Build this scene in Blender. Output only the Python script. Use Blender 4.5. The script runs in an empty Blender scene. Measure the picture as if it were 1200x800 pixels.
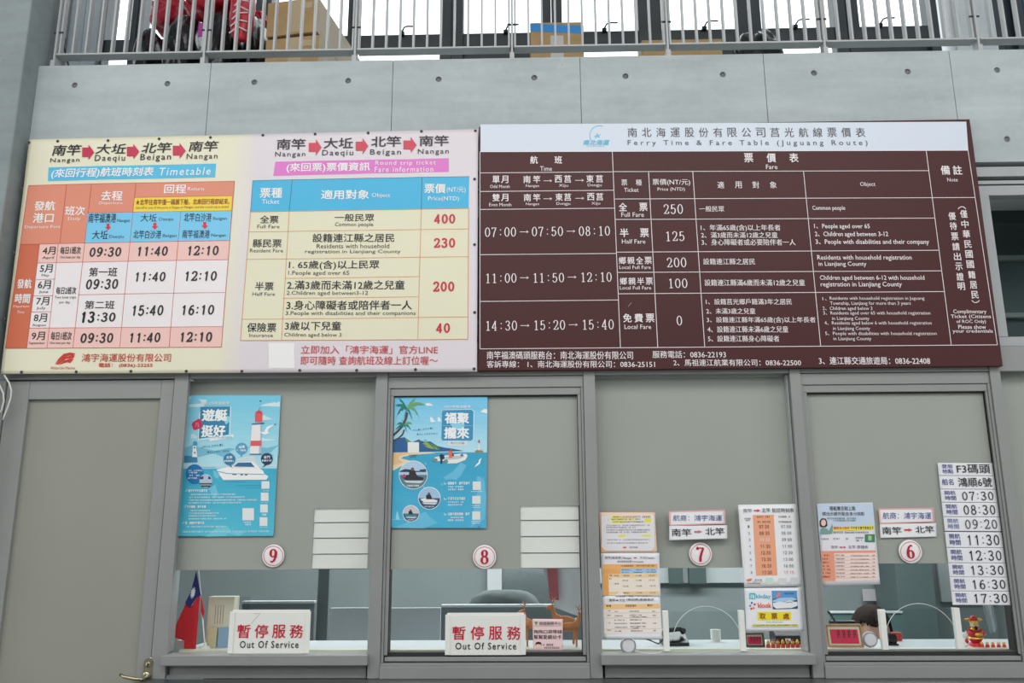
import bpy, bmesh, math, random
from mathutils import Vector, Matrix, noise

scene = bpy.context.scene
COL = scene.collection

# ------------------------------------------------------------------ camera
M = ((0.99972198, -0.00981787, -0.02143767),
     (0.00481817, 0.97506579, -0.22186365),
     (0.02308137, 0.22169868, 0.97484201))      # image x / y / depth -> world right / down / into the wall
CAM = (0.0, -3.15, 1.55)
FPX = 1000.0

cd = bpy.data.cameras.new('camera'); cam = bpy.data.objects.new('camera', cd); COL.objects.link(cam)
cd.sensor_width = 36.0; cd.lens = 36.0 * FPX / 1200.0; cd.clip_start = 0.05; cd.clip_end = 200
xr = Vector((M[0][0], M[2][0], -M[1][0]))
yd = Vector((M[0][1], M[2][1], -M[1][1]))
zf = Vector((M[0][2], M[2][2], -M[1][2]))
mw = Matrix((( xr.x, -yd.x, -zf.x, CAM[0]), (xr.y, -yd.y, -zf.y, CAM[1]), (xr.z, -yd.z, -zf.z, CAM[2]), (0, 0, 0, 1)))
cam.matrix_world = mw
scene.camera = cam

# ------------------------------------------------------------------ world, light, exposure
wd = bpy.data.worlds.new('overcast'); scene.world = wd; wd.use_nodes = True
bg = wd.node_tree.nodes['Background']; bg.inputs['Color'].default_value = (0.93, 0.97, 1.0, 1); bg.inputs['Strength'].default_value = 2.6

def area(name, loc, rot, sx, sy, power, color=(1, 1, 1), portal=False):
    l = bpy.data.lights.new(name, 'AREA'); l.shape = 'RECTANGLE'; l.size = sx; l.size_y = sy; l.energy = power; l.color = color
    if portal: l.cycles.is_portal = True
    o = bpy.data.objects.new(name, l); COL.objects.link(o); o.location = loc; o.rotation_euler = rot
    return o
# daylight through the glazed front of the hall (behind the camera) and through the gallery windows
area('hall_glazing_portal', (0, -8.85, 4.9), (math.radians(90), 0, 0), 10.6, 2.2, 1, portal=True)
area('left_glazing_portal', (-7.95, -5.5, 3.2), (math.radians(90), 0, math.radians(-90)), 5.8, 5.4, 1, portal=True)
area('right_glazing_portal', (7.95, -5.5, 3.2), (math.radians(90), 0, math.radians(90)), 5.8, 5.4, 1, portal=True)
area('gallery_glazing_portal', (0, 1.25, 4.75), (math.radians(-90), 0, 0), 6.4, 1.4, 1, portal=True)
area('hall_fill_light', (0, -4.6, 5.8), (math.radians(38), 0, 0), 9, 2.4, 330, (1.0, 0.98, 0.95))  # added fill, makes up for the weak daylight in the hall
area('office_fill_light', (0.2, 1.35, 2.28), (0, 0, 0), 4.4, 0.5, 85, (0.95, 1.0, 1.0))  # unseen fill added to brighten the office interior
vs = scene.view_settings
scene.display_settings.display_device = 'sRGB'
vs.view_transform = 'Standard'; vs.look = 'None'; vs.gamma = 1; vs.use_curve_mapping = False
vs.exposure = 0.0

# ------------------------------------------------------------------ projection of the photo's points onto real planes
def W(px, py, y=0.0):
    a, b = px - 600, py - 400
    d = [m[0] * a + m[1] * b + m[2] * FPX for m in M]
    s = (y - CAM[1]) / d[2]
    return d[0] * s, CAM[2] - d[1] * s

# ------------------------------------------------------------------ materials
def lin(c):
    c /= 255.0
    return c / 12.92 if c <= 0.04045 else ((c + 0.055) / 1.055) ** 2.4
def rgb(*c): return (lin(c[0]), lin(c[1]), lin(c[2]), 1)
_m = {}
def pm(c, rough=0.5, metal=0.0, spec=0.5, coat=0.0, grain=0.0, gscale=40, bump=0.0, name=None):
    key = (c, rough, metal, spec, coat, grain, gscale, bump)
    if key in _m: return _m[key]
    m = bpy.data.materials.new(name or 'paint_%02x%02x%02x' % tuple(int(v) for v in c)); m.use_nodes = True
    nt = m.node_tree; b = nt.nodes['Principled BSDF']
    b.inputs['Base Color'].default_value = rgb(*c); b.inputs['Roughness'].default_value = rough
    b.inputs['Metallic'].default_value = metal; b.inputs['Specular IOR Level'].default_value = spec
    b.inputs['Coat Weight'].default_value = coat
    if grain or bump:
        tc = nt.nodes.new('ShaderNodeTexCoord'); n = nt.nodes.new('ShaderNodeTexNoise')
        n.inputs['Scale'].default_value = gscale; n.inputs['Detail'].default_value = 5
        nt.links.new(tc.outputs['Object'], n.inputs['Vector'])
        if grain:
            r = nt.nodes.new('ShaderNodeValToRGB'); k = rgb(*c)
            r.color_ramp.elements[0].position = 0.3; r.color_ramp.elements[1].position = 0.7
            r.color_ramp.elements[0].color = tuple(v * (1 - grain) for v in k[:3]) + (1,)
            r.color_ramp.elements[1].color = tuple(min(1, v * (1 + grain)) for v in k[:3]) + (1,)
            nt.links.new(n.outputs['Fac'], r.inputs[0]); nt.links.new(r.outputs[0], b.inputs['Base Color'])
        if bump:
            bp = nt.nodes.new('ShaderNodeBump'); bp.inputs['Strength'].default_value = bump; bp.inputs['Distance'].default_value = 0.004
            nt.links.new(n.outputs['Fac'], bp.inputs['Height']); nt.links.new(bp.outputs[0], b.inputs['Normal'])
    _m[key] = m
    return m

def concrete(name, c, amp=0.17):
    m = bpy.data.materials.new(name); m.use_nodes = True; nt = m.node_tree; b = nt.nodes['Principled BSDF']
    b.inputs['Roughness'].default_value = 0.75
    tc = nt.nodes.new('ShaderNodeTexCoord')
    def nz(sc, det, stretch=None):
        n = nt.nodes.new('ShaderNodeTexNoise'); n.inputs['Scale'].default_value = sc; n.inputs['Detail'].default_value = det; n.inputs['Roughness'].default_value = 0.6
        src = tc.outputs['Object']
        if stretch:
            mp = nt.nodes.new('ShaderNodeMapping'); mp.inputs['Scale'].default_value = stretch
            nt.links.new(src, mp.inputs['Vector']); src = mp.outputs[0]
        nt.links.new(src, n.inputs['Vector']); return n
    a = nz(1.7, 8); d = nz(28, 6); e = nz(6, 4, (0.35, 1, 2.6))
    mx = nt.nodes.new('ShaderNodeMath'); mx.operation = 'ADD'; nt.links.new(a.outputs['Fac'], mx.inputs[0])
    m2 = nt.nodes.new('ShaderNodeMath'); m2.operation = 'MULTIPLY_ADD'; nt.links.new(d.outputs['Fac'], m2.inputs[0]); m2.inputs[1].default_value = 0.45
    nt.links.new(mx.outputs[0], m2.inputs[2]); nt.links.new(e.outputs['Fac'], mx.inputs[1])
    r = nt.nodes.new('ShaderNodeValToRGB'); k = rgb(*c)
    mr = nt.nodes.new('ShaderNodeMapRange'); mr.inputs[1].default_value = 0.85; mr.inputs[2].default_value = 1.6
    nt.links.new(m2.outputs[0], mr.inputs[0]); nt.links.new(mr.outputs[0], r.inputs[0])
    r.color_ramp.elements[0].color = tuple(v * (1 - amp) for v in k[:3]) + (1,)
    r.color_ramp.elements[1].color = tuple(v * (1 + amp) for v in k[:3]) + (1,)
    vo = nt.nodes.new('ShaderNodeTexVoronoi'); vo.inputs['Scale'].default_value = 9; nt.links.new(tc.outputs['Object'], vo.inputs['Vector'])
    lt = nt.nodes.new('ShaderNodeMath'); lt.operation = 'LESS_THAN'; lt.inputs[1].default_value = 0.022; nt.links.new(vo.outputs['Distance'], lt.inputs[0])
    mix = nt.nodes.new('ShaderNodeMix'); mix.data_type = 'RGBA'; nt.links.new(lt.outputs[0], mix.inputs[0])
    nt.links.new(r.outputs[0], mix.inputs[6]); mix.inputs[7].default_value = tuple(v * 0.55 for v in k[:3]) + (1,)
    nt.links.new(mix.outputs[2], b.inputs['Base Color'])
    bp = nt.nodes.new('ShaderNodeBump'); bp.inputs['Strength'].default_value = 0.25; bp.inputs['Distance'].default_value = 0.003
    nt.links.new(d.outputs['Fac'], bp.inputs['Height']); nt.links.new(bp.outputs[0], b.inputs['Normal'])
    return m

def glass(name, tint, ior=1.5, rough=0.0):
    m = bpy.data.materials.new(name); m.use_nodes = True; nt = m.node_tree; nt.nodes.remove(nt.nodes['Principled BSDF'])
    out = nt.nodes['Material Output']; t = nt.nodes.new('ShaderNodeBsdfTransparent'); g = nt.nodes.new('ShaderNodeBsdfGlossy')
    t.inputs[0].default_value = tint; g.inputs['Roughness'].default_value = rough
    f = nt.nodes.new('ShaderNodeFresnel'); f.inputs[0].default_value = ior; mx = nt.nodes.new('ShaderNodeMixShader')
    ge = nt.nodes.new('ShaderNodeNewGeometry'); iv = nt.nodes.new('ShaderNodeMath'); iv.operation = 'SUBTRACT'; iv.inputs[0].default_value = 1.0
    nt.links.new(ge.outputs['Backfacing'], iv.inputs[1]); ml = nt.nodes.new('ShaderNodeMath'); ml.operation = 'MULTIPLY'
    nt.links.new(f.outputs[0], ml.inputs[0]); nt.links.new(iv.outputs[0], ml.inputs[1])      # the sheet's far side adds no second mirror
    nt.links.new(ml.outputs[0], mx.inputs[0]); nt.links.new(t.outputs[0], mx.inputs[1]); nt.links.new(g.outputs[0], mx.inputs[2])
    nt.links.new(mx.outputs[0], out.inputs[0]); return m

CONC = concrete('cast_concrete', (172, 181, 182))
CONC_D = concrete('cast_concrete_column', (134, 144, 145))
PLUG = pm((112, 116, 116), 0.85, grain=0.2, gscale=60, bump=0.3, name='mortar_plug')
FRAME = pm((142, 144, 142), 0.42, spec=0.5, grain=0.03, gscale=9, name='grey_powder_coated_aluminium')
FRAME_L = pm((163, 166, 167), 0.42, grain=0.03, gscale=9, name='light_grey_aluminium')
SEAL_SHADE = pm((38, 38, 37), 0.7, name='black_rubber_and_shade')  # also the painted shade in the head and sill gaps
FILM = pm((175, 174, 166), 0.55, grain=0.02, gscale=3, name='grey_window_film')
DOORP = pm((144, 145, 135), 0.55, grain=0.03, gscale=2, name='door_panel_grey')
GLASS = glass('office_glass', (0.955, 0.972, 0.972, 1))
GLASS_U = glass('gallery_glass', (0.95, 0.97, 0.97, 1))
ACRYL = glass('clear_acrylic', (0.93, 0.95, 0.95, 1), 1.35)
DARKF = pm((58, 64, 68), 0.45, name='dark_bronze_window_frame')
STEEL = pm((172, 175, 176), 0.42, metal=0.0, name='railing_steel')
COUNTER = pm((84, 84, 85), 0.35, grain=0.12, gscale=90, name='dark_stone_counter')
WHITEP = pm((232, 232, 226), 0.4, name='white_plastic')
CREAM = pm((226, 222, 200), 0.5, name='cream_ledge')
SILVER = pm((168, 168, 170), 0.35, metal=0.5, name='silver_metal')
BLACKP = pm((26, 27, 29), 0.35, name='black_plastic')

# ------------------------------------------------------------------ mesh builder
class MB:
    def __init__(s): s.v = []; s.f = []; s.mi = []; s.mats = []; s.sm = []
    def mat(s, m):
        if m not in s.mats: s.mats.append(m)
        return s.mats.index(m)
    def add(s, vs, fs, m, smooth=False):
        o = len(s.v); i = s.mat(m); s.v += [tuple(v) for v in vs]
        for f in fs: s.f.append(tuple(k + o for k in f)); s.mi.append(i); s.sm.append(smooth)
        return s
    def box(s, x0, x1, y0, y1, z0, z1, m):
        if x0 > x1: x0, x1 = x1, x0
        if z0 > z1: z0, z1 = z1, z0
        vs = [(x, y, z) for z in (z0, z1) for y in (y0, y1) for x in (x0, x1)]
        return s.add(vs, [(0, 1, 5, 4), (1, 3, 7, 5), (3, 2, 6, 7), (2, 0, 4, 6), (4, 5, 7, 6), (1, 0, 2, 3)], m)
    def prism(s, pts, y0, y1, m):            # polygon in x,z pushed through y
        n = len(pts); vs = [(x, y0, z) for x, z in pts] + [(x, y1, z) for x, z in pts]
        fs = [tuple(range(n)), tuple(range(2 * n - 1, n - 1, -1))] + [(i, (i + 1) % n, n + (i + 1) % n, n + i) for i in range(n)]
        return s.add(vs, fs, m)
    def slab(s, pts, z0, z1, m):             # polygon in x,y pushed through z
        n = len(pts); vs = [(x, y, z0) for x, y in pts] + [(x, y, z1) for x, y in pts]
        fs = [tuple(range(n)), tuple(range(2 * n - 1, n - 1, -1))] + [(i, (i + 1) % n, n + (i + 1) % n, n + i) for i in range(n)]
        return s.add(vs, fs, m)
    def lathe(s, prof, m, n=24, axis='z', c=(0, 0, 0), smooth=True):   # prof: (radius, height)
        vs = []
        for r, h in prof:
            for k in range(n):
                a = 2 * math.pi * k / n; u, w = r * math.cos(a), r * math.sin(a)
                vs.append((c[0] + u, c[1] + w, c[2] + h) if axis == 'z' else (c[0] + u, c[1] + h, c[2] + w))
        fs = [(j * n + k, j * n + (k + 1) % n, (j + 1) * n + (k + 1) % n, (j + 1) * n + k) for j in range(len(prof) - 1) for k in range(n)]
        fs += [tuple(range(n)), tuple(range((len(prof) - 1) * n, len(prof) * n))]
        return s.add(vs, fs, m, smooth)
    def tube(s, pts, r, m, n=8):
        pts = [Vector(p) for p in pts]; vs = []; up = Vector((0.13, 0.3, 0.94))
        for i, p in enumerate(pts):
            t = (pts[min(i + 1, len(pts) - 1)] - pts[max(i - 1, 0)]).normalized()
            a = t.cross(up).normalized(); b = t.cross(a).normalized()
            rr = r[i] if isinstance(r, (list, tuple)) else r
            for k in range(n):
                th = 2 * math.pi * k / n; vs.append(p + a * math.cos(th) * rr + b * math.sin(th) * rr)
        fs = [(i * n + k, i * n + (k + 1) % n, (i + 1) * n + (k + 1) % n, (i + 1) * n + k) for i in range(len(pts) - 1) for k in range(n)]
        fs += [tuple(range(n)), tuple(range((len(pts) - 1) * n, len(pts) * n))]
        return s.add(vs, fs, m, True)
    def blob(s, c, r, m, sub=3, rot=0.0, nz=0.0, nf=3.0, seed=0, p=2.0):
        bm = bmesh.new(); bmesh.ops.create_icosphere(bm, subdivisions=sub, radius=1.0)
        cr, sr = math.cos(rot), math.sin(rot); vs = []
        for v in bm.verts:
            q = v.co.copy()
            if p != 2.0:
                q = q / (abs(q.x) ** p + abs(q.y) ** p + abs(q.z) ** p) ** (1 / p)
            if nz:
                k = noise.noise(q * nf + Vector((seed, seed * 1.7, 0))); k2 = noise.noise(q * nf * 3 + Vector((0, seed, seed * 2)))
                q *= 1 + nz * (k + 0.45 * abs(k2))
            x, y, z = q.x * r[0], q.y * r[1], q.z * r[2]
            vs.append((c[0] + x * cr - z * sr, c[1] + y, c[2] + x * sr + z * cr))
        s.add(vs, [tuple(v.index for v in f.verts) for f in bm.faces], m, True); bm.free(); return s

def make(name, mb, parent=None, bevel=0.0, base=None):
    """link mb as one mesh object; vertices are given in world space"""
    me = bpy.data.meshes.new(name)
    o = bpy.data.objects.new(name, me); COL.objects.link(o)
    off = Vector((0, 0, 0)); p = parent
    while p is not None: off += p.location; p = p.parent
    if parent is None and base is not None: off = Vector(base); o.location = off
    if parent is not None: o.parent = parent
    me.from_pydata([tuple(Vector(v) - off) for v in mb.v], [], mb.f)
    for m in mb.mats: me.materials.append(m)
    me.polygons.foreach_set('material_index', mb.mi); me.polygons.foreach_set('use_smooth', mb.sm)
    me.update()
    if bevel:
        b = o.modifiers.new('bevel', 'BEVEL'); b.width = bevel; b.segments = 2; b.limit_method = 'ANGLE'
    return o
def tag(o, label=None, cat=None, group=None, kind=None):
    if label: o['label'] = label
    if cat: o['category'] = cat
    if group: o['group'] = group
    if kind: o['kind'] = kind
    return o
def thing(name, label, cat, loc=(0, 0, 0), group=None, kind=None):
    o = bpy.data.objects.new(name, None); o.empty_display_size = 0.05; COL.objects.link(o); o.location = loc
    return tag(o, label, cat, group, kind)
def struct(name, loc=(0, 0, 0), label=None):
    return thing(name, label, None, loc, None, 'structure')
def B(*a): return MB().box(*a)

# ------------------------------------------------------------------ text: every string is shaped once, all in one pass
_need = {}
_glyph = {}
def is_cjk(s): return any(ord(c) > 0x2000 for c in s)
def ask(s, bold): _need[(s, 0.0 if is_cjk(s) else round(bold, 4))] = 1
def shape_all():
    obs = []
    for (s, b) in _need:
        c = bpy.data.curves.new('tmp', 'FONT'); c.body = s.lstrip('\x01'); c.resolution_u = 2; c.space_character = 1.22 if s[0] == '\x01' else 1.0; c.offset = b or (.0005 if '童' in s else 0); c.fill_mode = 'FRONT'
        o = bpy.data.objects.new('tmp', c); COL.objects.link(o); obs.append(((s, b), o, c))
    dg = bpy.context.evaluated_depsgraph_get()
    for k, o, c in obs:
        e = o.evaluated_get(dg); me = e.to_mesh()
        vs = [(v.co.x, v.co.y) for v in me.vertices]; fs = [tuple(p.vertices) for p in me.polygons]
        x0 = min(v[0] for v in vs); x1 = max(v[0] for v in vs); y0 = min(v[1] for v in vs); y1 = max(v[1] for v in vs)
        w = max(x1 - x0, 1e-4); h = max(y1 - y0, 1e-4)
        _glyph[k] = ([((x - x0) / w, (y - y0) / h) for x, y in vs], fs, w, h); e.to_mesh_clear()
    for k, o, c in obs:
        bpy.data.objects.remove(o); bpy.data.curves.remove(c)

# hand-drawn roman numerals for the round stickers and the printed price board
DIG = {
 '0': [('o', .5, .5, .36, .47)],
 '1': [('p', [(.25, .84), (.52, .97), (.52, .03)]), ('p', [(.25, .02), (.78, .02)])],
 '2': [('p', [(.16, .72), (.18, .86), (.34, .97), (.55, .98), (.76, .89), (.8, .72), (.7, .52), (.45, .28), (.14, .05)]), ('p', [(.14, .05), (.84, .05), (.86, .2)])],
 '3': [('p', [(.17, .82), (.3, .95), (.52, .98), (.74, .88), (.76, .7), (.6, .56), (.42, .53)]), ('p', [(.42, .53), (.68, .48), (.82, .3), (.76, .12), (.54, .02), (.3, .04), (.15, .18)])],
 '4': [('p', [(.88, .27), (.08, .27), (.62, .97), (.62, .02)]), ('p', [(.45, .02), (.8, .02)])],
 '5': [('p', [(.78, .95), (.26, .95), (.22, .52), (.42, .61), (.64, .6), (.8, .46), (.82, .28), (.7, .1), (.5, .02), (.28, .04), (.15, .17)])],
 '6': [('p', [(.78, .9), (.6, .96), (.4, .86), (.24, .64), (.18, .4), (.22, .16)]), ('o', .52, .3, .3, .28)],
 '7': [('p', [(.17, .82), (.17, .95), (.85, .95), (.6, .55), (.46, .25), (.44, .02)])],
 '8': [('o', .5, .75, .26, .22), ('o', .5, .27, .32, .25)],
 '9': [('o', .48, .7, .3, .28), ('p', [(.8, .84), (.83, .6), (.76, .36), (.6, .14), (.4, .04), (.22, .1)])],
 ':': [('d', .5, .72), ('d', .5, .22)],
}
SANS = {'1': [('p', [(.26, .76), (.42, .84), (.55, .95), (.55, .04)])], '4': [('p', [(.9, .27), (.1, .27), (.64, .95), (.64, .04)])], '0': [('o', .5, .5, .33, .45)]}
def digit_polys(ch, thick, thin, sans=False):
    out = []
    for sn, st in enumerate(SANS.get(ch, DIG[ch]) if sans else DIG[ch]):
        n0 = len(out)
        if st[0] == 'd': out.append([(st[1] + max(.09, thick * .55) * math.cos(a * math.pi / 4), st[2] + max(.065, thick * .4) * math.sin(a * math.pi / 4)) for a in range(8)]); out[-1] = (0, out[-1]); continue
        if st[0] == 'o':
            pts = [(st[1] + st[3] * math.cos(a * math.pi / 12), st[2] + st[4] * math.sin(a * math.pi / 12)) for a in range(25)]; closed = True
        else: pts = st[1]; closed = False
        L = []
        for i, p in enumerate(pts):
            if closed: a, b = pts[(i - 1) % 24], pts[(i + 1) % 24]
            else: a, b = pts[max(i - 1, 0)], pts[min(i + 1, len(pts) - 1)]
            dx, dy = b[0] - a[0], b[1] - a[1]; l = math.hypot(dx, dy) or 1
            w = (thin + (thick - thin) * abs(dy / l) ** 1.5) / 2
            L.append((p, (dx / l, dy / l), w))
        for i in range(len(L) - 1):
            (p, t, w), (q, u, v) = L[i], L[i + 1]
            if not closed:       # straight-run normals keep corners crisp
                dx, dy = q[0] - p[0], q[1] - p[1]; l = math.hypot(dx, dy); n = (-dy / l, dx / l); k = (thin + (thick - thin) * abs(dy / l) ** 1.5) / 2
                out.append([(p[0] + n[0] * k, p[1] + n[1] * k * .7), (p[0] - n[0] * k, p[1] - n[1] * k * .7), (q[0] - n[0] * k, q[1] - n[1] * k * .7), (q[0] + n[0] * k, q[1] + n[1] * k * .7)])
                out.append([(q[0] + k * math.cos(a * math.pi / 3), q[1] + .7 * k * math.sin(a * math.pi / 3)) for a in range(6)])
            else:
                out.append([(p[0] - t[1] * w, p[1] + t[0] * w * .7), (p[0] + t[1] * w, p[1] - t[0] * w * .7), (q[0] + u[1] * v, q[1] - u[0] * v * .7), (q[0] - u[1] * v, q[1] + u[0] * v * .7)])
        out[n0:] = [(sn * 4 + (0 if closed else (i % 2) * 2 + (i // 2) % 2), p_) for i, p_ in enumerate(out[n0:])]
    return out

# ------------------------------------------------------------------ printed sheets: everything flat lies on the sheet, at its real place
SIGNS = []
class Sign:
    def __init__(s, root, y, disp=None, rough=0.5, spec=0.4):
        s.root = root; s.y = y; s.disp = disp or (lambda x, z: 0.0); s.parts = {}; s.q = []; s.lay = 0; s.o = (0, 0, 1.0); s.rough = rough; s.spec = spec
        SIGNS.append(s)
    def crop(s, x, y, k): s.o = (x, y, float(k)); return s
    def px(s, x, y): return s.o[0] + x / s.o[2], s.o[1] + y / s.o[2]
    def w(s, x, y): return W(*s.px(x, y), s.y)
    def mb(s, part): return s.parts.setdefault(part, MB())
    def put(s, part, pts2, faces, c, lay):
        dy = 0.0006 + 0.00035 * lay
        s.mb(part).add([(x, s.y - dy + s.disp(x, z), z) for x, z in pts2], faces, pm(c, s.rough, spec=s.spec))
    def poly(s, pts, c, lay=1, part='illustration'):
        ws = [s.w(*p) for p in pts]; s.put(part, ws, [tuple(range(len(ws)))], c, lay); return s
    def quad(s, a, b, c_, d, c, lay=1, part='coloured_panels', n=None):
        A, Bq, Cq, D = s.w(*a), s.w(*b), s.w(*c_), s.w(*d)
        n = n or max(1, min(24, int(math.hypot(Bq[0] - A[0], Bq[1] - A[1]) / 0.05))); m = max(1, min(24, int(math.hypot(D[0] - A[0], D[1] - A[1]) / 0.05)))
        vs = []
        for j in range(m + 1):
            for i in range(n + 1):
                u, v = i / n, j / m
                vs.append(tuple((A[k] * (1 - u) + Bq[k] * u) * (1 - v) + (D[k] * (1 - u) + Cq[k] * u) * v for k in (0, 1)))
        s.put(part, vs, [(j * (n + 1) + i, j * (n + 1) + i + 1, (j + 1) * (n + 1) + i + 1, (j + 1) * (n + 1) + i) for j in range(m) for i in range(n)], c, lay); return s
    def rect(s, x0, y0, x1, y1, c, lay=1, part='coloured_panels'):
        return s.quad((x0, y0), (x1, y0), (x1, y1), (x0, y1), c, lay, part)
    def line(s, a, b, wpx, c, lay=3, part='table_lines'):
        A, Bq = s.w(*a), s.w(*b); dx, dz = Bq[0] - A[0], Bq[1] - A[1]; l = math.hypot(dx, dz) or 1; h = wpx * 0.00315 / 2
        nx, nz = -dz / l * h, dx / l * h; n = max(1, min(40, int(l / 0.05))); vs = []
        for i in range(n + 1):
            t = i / n; x, z = A[0] + dx * t, A[1] + dz * t; vs += [(x + nx, z + nz), (x - nx, z - nz)]
        s.put(part, vs, [(2 * i, 2 * i + 1, 2 * i + 3, 2 * i + 2) for i in range(n)], c, lay); return s
    def path(s, pts, wpx, c, lay=3, part='illustration'):
        for a, b in zip(pts, pts[1:]): s.line(a, b, wpx, c, lay, part)
        return s
    def disc(s, cx, cy, r, c, lay=2, part='illustration', ry=None, n=28):
        ry = ry or r; return s.poly([(cx + r * math.cos(2 * math.pi * k / n), cy + ry * math.sin(2 * math.pi * k / n)) for k in range(n)], c, lay, part)
    def ring(s, cx, cy, r, wd_, c, lay=3, part='illustration', n=40, a0=0, a1=360):
        pts = []
        for k in range(n + 1):
            a = math.radians(a0 + (a1 - a0) * k / n); pts += [s.w(cx + (r - wd_ / 2) * math.cos(a), cy + (r - wd_ / 2) * math.sin(a)), s.w(cx + (r + wd_ / 2) * math.cos(a), cy + (r + wd_ / 2) * math.sin(a))]
        s.put(part, pts, [(2 * i, 2 * i + 1, 2 * i + 3, 2 * i + 2) for i in range(n)], c, lay); return s
    def box_w(s, x0, y0, x1, y1):
        xc, yc = (x0 + x1) / 2, (y0 + y1) / 2
        a, b = s.w(x0, yc), s.w(x1, yc); t, u = s.w(xc, y0), s.w(xc, y1)
        return a[0], b[0], u[1], t[1], (b[1] - a[1])
    def text(s, t, x0, y0, x1, y1, c, bold=0.0, slant=0.0, tilt=0.0, lay=4, part='lettering'):
        ask(t, bold); s.q.append(('t', t, round(bold, 4), s.box_w(x0, y0, x1, y1), c, slant, tilt, lay, part)); return s
    def spread(s, t, x0, y0, x1, y1, c, bold=0.0, wf=0.92, slant=0.0, lay=4, part='lettering', rise=0.0):
        n = len(t); h = y1 - y0; gw = h * wf
        for i, ch in enumerate(t):
            if ch == ' ': continue
            xs = x0 + (x1 - x0 - gw) * (i / (n - 1) if n > 1 else 0.5); dy = rise * (i / max(1, n - 1))
            s.text(ch, xs, y0 + dy, xs + gw, y1 + dy, c, bold, slant, 0, lay, part)
        return s
    def num(s, t, x0, y0, x1, y1, c, thick=.2, thin=.1, lay=4, part='lettering', sans=False, slant=0.0, cf=1.0):
        X0, X1, Z0, Z1, _ = s.box_w(x0, y0, x1, y1); ws = [cf if ch == ':' else 1.0 for ch in t]; cw = (X1 - X0) / sum(ws); H = Z1 - Z0
        for i, ch in enumerate(t):
            o = sum(ws[:i]) + (ws[i] - 1) / 2
            for lv, pl in digit_polys(ch, thick, thin, sans):
                s.put(part, [(X0 + cw * (o + 0.06 + 0.88 * p[0]) + slant * H * (p[1] - .5), Z0 + H * p[1]) for p in pl], [tuple(range(len(pl)))], c, lay + .1 * lv)
        return s
    def arrow(s, x0, y0, x1, y1, c, down=False, lay=4, shaft=.5, head=.5):
        s.na = getattr(s, 'na', 0) + 1; AP = 'arrow#%d' % s.na
        if not down:
            ym = (y0 + y1) / 2; h = (y1 - y0) / 2; xm = x1 - (x1 - x0) * head
            s.poly([(x0, ym - h * shaft), (xm, ym - h * shaft), (xm, ym + h * shaft), (x0, ym + h * shaft)], c, lay, AP); s.poly([(xm, y0), (x1, ym), (xm, y1)], c, lay, AP)
        else:
            xm = (x0 + x1) / 2; h = (x1 - x0) / 2; ym = y1 - (y1 - y0) * head
            s.poly([(xm - h * shaft, y0), (xm + h * shaft, y0), (xm + h * shaft, ym), (xm - h * shaft, ym)], c, lay, AP); s.poly([(x0, ym), (x1, ym), (xm, y1)], c, lay, AP)
        return s
    def fine(s, x0, y0, x1, y1, c, seed=0, gap=.28, cw=None, lay=4, part='fine_print'):
        """a line of print too small to read in the photograph"""
        r = random.Random(seed * 77 + int(x0) + int(y0)); X0, X1, Z0, Z1, _ = s.box_w(x0, y0, x1, y1); h = Z1 - Z0; cw = (cw or 0.95) * h; x = X0
        while x < X1 - cw * .4:
            if r.random() > 0.07:
                w_ = cw * (1 - gap) * r.uniform(.8, 1.05); k = r.randint(0, 3); q = 0.16 * h
                segs = [(x, Z1 - q, x + w_, Z1), (x, Z0 + h * .42, x + w_, Z0 + h * .42 + q), (x + w_ * .4, Z0, x + w_ * .4 + q, Z1)]
                if k != 1: segs.append((x, Z0, x + w_, Z0 + q))
                if k > 1: segs.append((x, Z0, x + q, Z1)); segs.append((x + w_ - q, Z0, x + w_, Z1))
                for a, b_, c_, d in segs: s.put(part, [(a, b_), (c_, b_), (c_, d), (a, d)], [(0, 1, 2, 3)], c, lay)
            x += cw
        return s
    def flush(s):
        for it in s.q:
            _, t, bold, (X0, X1, Z0, Z1, dz), c, slant, tilt, lay, part = it
            cj = is_cjk(t)
            vs, fs, w_, h_ = _glyph[(t, 0.0 if cj else bold)]; H = Z1 - Z0
            sh = bold * H * 1.5 if cj else 0        # heavier CJK strokes: the same glyph struck again a hair aside
            for n_, (ox, oz) in enumerate(((-sh, 0), (sh, 0), (0, -sh * .8), (0, sh * .8)) if sh > .0001 else ((0, 0),)):
                if n_ > 1 and bold < .006: break
                pts = []
                for u, v in vs:
                    x = X0 + sh + (X1 - X0 - 2 * sh) * u + slant * H * (v - .5) + ox; z = Z0 + sh * .8 + (H - 1.6 * sh) * v + oz + dz * (u - .5) + tilt * (X1 - X0) * (u - .5)
                    pts.append((x, z))
                s.put(part, pts, fs, c, lay + .12 * n_)
        for part, mb in s.parts.items():
            o = make(part.split('#')[0], mb, s.root)
            if '#' not in part and len(mb.f) > 1: o['kind'] = 'stuff'

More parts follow.
